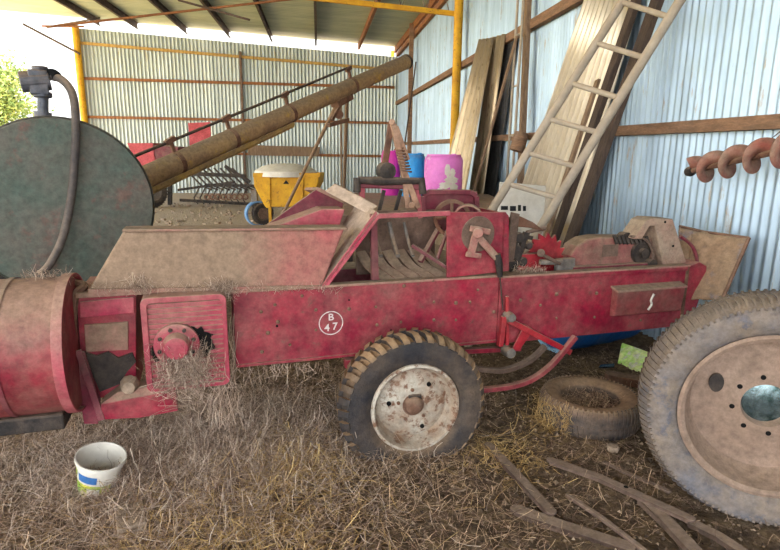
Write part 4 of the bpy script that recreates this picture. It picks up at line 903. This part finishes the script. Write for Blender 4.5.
c_ = V((gw.x - .1, gw.y + .08, .235)); lathe(bm, [(.235, -.09), (.265, -.09), (.265, .07), (.235, .07)], c=c_, axis=(.5, -.85, 0), n=40, closed=True); obj('mudguard', bm, mat('pale_blue_paint', (120, 160, 200), (90, 130, 180), 5, bump=0), t, smooth=True)
bm = nb(); bar(bm, q(254, 190, 12.2), q(256, 212, 12.2), .12); obj('stand_leg', bm, M['steel'], t)
bm = nb(); bar(bm, q(270, 207, 12.2), V((q(270, 207, 12.2).x, 12.2, 0)), .06); bar(bm, q(302, 207, 12.4), V((q(302, 207, 12.4).x, 12.4, 0)), .06); obj('stand_leg', bm, M['yellow'], t)
bm = nb(); prism(bm, [wallB(248, 145, .2), wallB(320, 147, .2), wallB(319, 156, .2), wallB(248, 155, .2)], wd * .05); tag(obj('wall_board', bm, M['timber']), 'weathered board fixed across the back wall beneath the lowest rail', 'board')
# thin debris on the far floor
rnd = random.Random(9)
def farpos(r):
    x = r.uniform(-9, -1.5); y = r.uniform(9, 20); return (x, y, .02)
bm = nb()
for _ in range(420):
    x = rnd.uniform(-7, -1); y = rnd.uniform(7, 19); s = rnd.uniform(.02, .07); P = V((x, y, gz(x, y)))
    prism(bm, [P + V((cos(a + rnd.random()) * s, sin(a) * s, rnd.uniform(.01, .05))) for a in (0, 1.5, 3, 4.5)], (0, 0, -.04))
tag(obj('floor_debris', bm, M['stone']), 'scattered clods and small rubbish on the dusty floor near the seed drill', 'debris', kind='stuff')

# ------------------------------------------------------------------ deck and barrels
t = thing('flat_deck_trailer', 'low dusty flat deck trailer carrying the plastic barrels behind the baler', 'trailer', (0, 0, 0))
for k in range(9):
    y0 = 5.6 + k * .33; bm = nb(); box(bm, (-.95, y0, .93), (1.45, y0 + .32, .97)); obj('deck_plank', bm, M['dusty'], t, bevel=.004)
bm = nb(); box(bm, (-.7, 5.6, .85), (-.6, 8.5, .93)); box(bm, (1.3, 5.6, .85), (1.4, 8.5, .93)); box(bm, (-.75, 5.55, .80), (1.45, 5.6, .965)); obj('chassis', bm, M['brown'], t)
for x in (-.6, 1.3):
    for y in (5.8, 8.2): bm = nb(); box(bm, (x - .05, y - .05, -.02), (x + .05, y + .05, .85)); obj('leg', bm, M['dark'], t)
def barrel(x0, x1, ytop, Y, m, lab, shape=0):
    a = atY((x0 + x1) / 2, ytop, Y); r = (atY(x1, ytop, Y).x - atY(x0, ytop, Y).x) / 2 * .985; zb_ = .971; h = a.z - zb_
    t = thing('plastic_barrel', lab, 'barrel', V((a.x, Y + .02, zb_)), 0, 'plastic barrels on the trailer')
    bm = nb(); lathe(bm, [(0, 0), (r * .9, 0), (r * .97, .03), (r * .98, h * .42), (r * 1.0, h * .45), (r * .98, h * .48), (r * .98, h * .9), (r * .93, h * .97), (r * .85, h), (0, h)], axis=(0, 0, 1), n=40); obj('barrel_body', bm, m, t, smooth=True)
    bm = nb(); lathe(bm, [(r * .78, h), (r * .86, h), (r * .86, h + .02), (r * .78, h + .02)], axis=(0, 0, 1), n=36, closed=True); lathe(bm, [(0, h + .03), (.03, h + .03), (.03, h)], c=(r * .5, 0, 0), axis=(0, 0, 1), n=12); obj('barrel_rim', bm, m, t, smooth=True)
    return t
pb = barrel(424, 464, 156, 7.6, M['pinkb'], 'faded pink plastic barrel with white scuffs, right of the blue one')
bm = nb(); rnd = random.Random(3); rb = .262
for cx, cz_, rx, rz_ in ((.03, .38, .04, .09), (.10, .35, .035, .06), (.08, .26, .10, .05), (.0, .19, .08, .05), (.12, .16, .06, .07), (-.06, .13, .04, .03)):
    pts = []
    for k in range(18):
        a = 2 * pi * k / 18; x = cx + cos(a) * rx * rnd.uniform(.7, 1.15); z = cz_ + sin(a) * rz_ * rnd.uniform(.7, 1.15); x = max(-.2, min(.2, x)); pts.append(V((x, -sqrt(rb * rb - x * x) - .004, z)))
    cv = bm.verts.new(V((cx, -sqrt(rb * rb - cx * cx) - .008, cz_))); vs_ = [bm.verts.new(p) for p in pts]
    for k in range(18): bm.faces.new((cv, vs_[k], vs_[(k + 1) % 18]))
obj('scuff_patch', bm, M['white'], pb)
barrel(401, 426, 155, 8.0, M['blue'], 'sky blue plastic barrel between the two pink ones')
barrel(381, 401, 152, 8.15, M['magenta'], 'bright magenta plastic barrel, partly behind the spring arm')

# ------------------------------------------------------------------ things leaning on the right wall
def lean_sheet(tl, tr, br, bl, m, name, lab, cat, pitch=.09, amp=.012, offs=(.1, .1, .5, .5)):
    P = [wallR(*tl, offs[0]), wallR(*tr, offs[1]), wallR(*br, offs[2]), wallR(*bl, offs[3])]
    # extend down to the floor
    for i, j in ((0, 3), (1, 2)):
        d = (P[j] - P[i]); k = (P[i].z) / (-d.z) if d.z < 0 else 1; P[j] = P[i] + d * k
    bm = nb(); w = ((P[1] - P[0]).length + (P[2] - P[3]).length) / 2; n = int(pitch * 10); prev = None
    nrm = (P[1] - P[0]).cross(P[3] - P[0]).normalized()
    for i in range(n + 1):
        s = i / n; o = nrm * (amp * sin(2 * pi * s * pitch)); cur = [bm.verts.new(P[0].lerp(P[1], s).lerp(P[3].lerp(P[2], s), k / 4) + o) for k in range(5)]
        if prev:
            for k in range(4): bm.faces.new((prev[k], cur[k], cur[k + 1], prev[k + 1]))
        prev = cur
    o = obj(name, bm, m, smooth=True); md = o.modifiers.new('solid', 'SOLIDIFY'); md.thickness = .004
    return tag(o, lab, cat)
lean_sheet((479, 40), (494, 38), (470, 168), (446, 165), M['sheet'], 'corrugated_sheet', 'dusty tan corrugated sheet leaning on the right wall, leftmost of the leaning sheets', 'roofing sheet', 4, .045, (.2, .2, .6, .6))
lean_sheet((492, 38), (506, 34), (484, 190), (470, 185), M['sheet'], 'corrugated_sheet', 'tan corrugated sheet leaning just right of the leftmost leaning one', 'roofing sheet', 3, .045, (.12, .12, .3, .3))
lean_sheet((503, 36), (519, 30), (492, 215), (474, 215), M['sheetd'], 'corrugated_sheet', 'dark grey sheet leaning in the gap behind the tan sheets', 'roofing sheet', 5, .02, (.04, .04, .08, .08))
lean_sheet((598, -40), (655, -50), (572, 235), (505, 235), M['sheetw'], 'corrugated_sheet', 'long pale corrugated sheet leaning on the wall behind the ladder', 'roofing sheet', 12, .035, (.08, .04, .35, .35))
def lean_beam(a, b, w, h, m, name, lab, cat, oa=.12, ob=.5, floor_=True):
    P = wallR(*a, oa); Q = wallR(*b, ob)
    if floor_:
        d = Q - P; Q = P + d * (P.z / -d.z)
    o = obj(name, bar(nb(), P, Q, w, h, ref=wn), m, bevel=.005); return tag(o, lab, cat)
lean_beam((672, -40), (566, 252), .13, .05, M['timberd'], 'steel_beam', 'dark brown beam leaning on the wall just right of the ladder', 'beam', .2, .78)
lean_beam((650, -40), (556, 235), .10, .05, M['timberd'], 'steel_beam', 'second dark beam leaning behind the ladder, left of the other one', 'beam', .2, .74)
lean_beam((598, 80), (545, 240), .07, .03, M['timber'], 'timber_plank', 'short grey plank leaning behind the lower ladder rungs', 'plank', .4, .9)
# upright timber with a wooden block, and narrow rack
lean_beam((529, -20), (519, 215), .10, .07, M['timber'], 'timber_upright', 'square brown timber standing upright against the wall left of the ladder', 'timber', .12, .2)
bm = nb(); P = wallR(519, 142, .28); lathe(bm, [(0, -.12), (.09, -.12), (.1, .0), (.09, .12), (0, .12)], c=P, axis=(.3, .1, 1), n=16); tag(obj('timber_block', bm, M['girt'], smooth=True), 'short round wooden block fixed on the upright timber beside the ladder', 'block')
t = thing('narrow_rack', 'thin wire rack of two rods with short rungs left of the upright timber', 'rack', (0, 0, 0))
for a, b in (((520, -20), (504, 215)), ((534, -20), (511, 215))):
    pass
P0, P1 = wallR(519, -20, .3), wallR(507, 180, .3); P1 = P0 + (P1 - P0) * (P0.z / (P0.z - P1.z))
obj('rod', tube(nb(), [P0, P1], .018, 8), M['ladder'], t)
e_ = -wd * .22
obj('rod', tube(nb(), [P0 + e_, P1 + e_], .018, 8), M['ladder'], t)
for k in range(5):
    p = P0.lerp(P1, .18 + k * .17); obj('rung', tube(nb(), [p, p + e_], .014, 8), M['ladder'], t)
lean_beam((517, 36), (477, 180), .05, .03, M['timber'], 'timber_plank', 'thin pale batten leaning diagonally over the tan sheets', 'plank', .3, .6)
# ladder
t = thing('ladder', 'long dusty grey ladder leaning to the right against the wall', 'ladder', (0, 0, 0))
La, Lb_ = atY(404, 342, 4.45), wallR(686, -100, .1); Ra, Rb = atY(467, 342, 4.55), wallR(745, -105, .1)
for a in (La, Ra): a.z = -.01
obj('rail', tube(nb(), [La, Lb_], .034, 14), M['ladder'], t, smooth=True); obj('rail', tube(nb(), [Ra, Rb], .034, 14), M['ladder'], t, smooth=True)
def rail_at(a, b, py):
    best = None
    for i in range(801):
        p = a.lerp(b, i / 800); d = p - C0; y = 275 - FPX * d.dot(cU) / d.dot(cF); e = abs(y - py)
        if best is None or e < best[0]: best = (e, p)
    return best[1]
for yl, yr in ((2, 17), (43, 58), (83, 98), (119, 133), (153, 167), (184, 198), (214, 228), (245, 258), (276, 288)):
    a = rail_at(La, Lb_, yl); b = rail_at(Ra, Rb, yr); obj('rung', tube(nb(), [a, b], .021, 10), M['ladder'], t, smooth=True)
# white panel with black marks
t = thing('white_panel', 'white metal panel with black slots and dashes, standing behind the ladder foot', 'panel', (0, 0, 0))
Yp = 4.95; q = lambda x, y: atY(x, y, Yp)
P = [q(500, 182), q(546, 186), q(540, 290), q(492, 290)]; P[2].z = P[3].z = 0
obj('panel_sheet', prism(nb(), P, (0, .03, 0)), M['white'], t, bevel=.006)
for x0, x1, y0, y1 in ((501, 508, 206, 210), (510, 516, 206, 211), (518, 521, 205, 211), (523, 526, 206, 211), (504, 518, 227, 231)):
    obj('slot', prism(nb(), [atY(x0, y0, Yp - .004), atY(x1, y0, Yp - .004), atY(x1, y1, Yp - .004), atY(x0, y1, Yp - .004)], (0, .003, 0)), M['ink'], t)
# auger flighting hung at right
t = thing('auger_flighting', 'rusty red spiral auger flighting hanging in front of the right wall', 'auger flighting', (0, 0, 0))
a = wallR(692, 171, .35); b = wallR(802, 146, .35)
dd = (b - a); ln = dd.length; d = dd.normalized(); x_, y_ = frame_of(d)
obj('core_rod', tube(nb(), [a - d * .03, b], .018, 10), M['rust'], t, smooth=True)
px_per = 27.5; turns = 110 / 25.0; n = 200; bm = nb(); prev = None
for i in range(n + 1):
    s = i / n; an = 2 * pi * turns * s + 1.0; R_ = .098; c_ = a + dd * s; rv = x_ * cos(an) + y_ * sin(an)
    cur = (bm.verts.new(c_ + rv * .016), bm.verts.new(c_ + rv * R_ + d * .012))
    if prev: bm.faces.new((prev[0], cur[0], cur[1], prev[1]))
    prev = cur
o = obj('spiral_blade', bm, mat('flight_rust', (156, 124, 106), (160, 84, 72), 9, .6, dust=DUST, dust_up=.4, dust_amt=.3), t, smooth=True); md = o.modifiers.new('solid', 'SOLIDIFY'); md.thickness = .008
obj('end_knob', lathe(nb(), [(0, -.03), (.03, -.025), (.036, 0), (.03, .03), (0, .035)], c=a - d * .02, axis=d, n=12), M['dark'], t, smooth=True)
hz = (a + d * .5); obj('hanging_wire', tube(nb(), [hz + V((0, 0, .0)), V((hz.x, hz.y, 0)) + wn * .28 + V((0, 0, zlo))], .003, 6), M['dark'], t)

# ------------------------------------------------------------------ light
w = bpy.data.worlds.new('sky'); sc.world = w; w.use_nodes = True; nt = w.node_tree; N = nt.nodes; K = nt.links
bg = N['Background']; tc = N.new('ShaderNodeTexCoord'); sp = N.new('ShaderNodeSeparateXYZ'); K.new(tc.outputs['Generated'], sp.inputs[0])
cr = N.new('ShaderNodeValToRGB'); K.new(sp.outputs['Z'], cr.inputs[0]); e = cr.color_ramp.elements
e[0].position = 0; e[0].color = (1, .99, .95, 1); e[1].position = .6; e[1].color = (.72, .86, 1, 1)
K.new(cr.outputs[0], bg.inputs[0])
# the open front is the bright half of the sky
dot = N.new('ShaderNodeVectorMath'); dot.operation = 'DOT_PRODUCT'; K.new(tc.outputs['Generated'], dot.inputs[0]); dot.inputs[1].default_value = (-.3, -.9, .3)
mr = N.new('ShaderNodeMapRange'); K.new(dot.outputs['Value'], mr.inputs[0]); mr.inputs[1].default_value = -.6; mr.inputs[2].default_value = .9; mr.inputs[3].default_value = .9; mr.inputs[4].default_value = 2.3
K.new(mr.outputs[0], bg.inputs[1])
sl_ = bpy.data.lights.new('sun', 'SUN'); so = bpy.data.objects.new('sun', sl_); COL.objects.link(so)
sl_.energy = 9.0; sl_.angle = radians(1.0); sl_.color = (1, .95, .84)
sd = V((.55, .1, -1)).normalized(); so.rotation_euler = sd.to_track_quat('-Z', 'Y').to_euler()
vs = sc.view_settings; vs.view_transform = 'Standard'; vs.look = 'None'; vs.gamma = 1; vs.use_curve_mapping = False; vs.exposure = 1.6
sc.cycles.max_bounces = 8; sc.cycles.diffuse_bounces = 6
sc.cycles.use_denoising = True
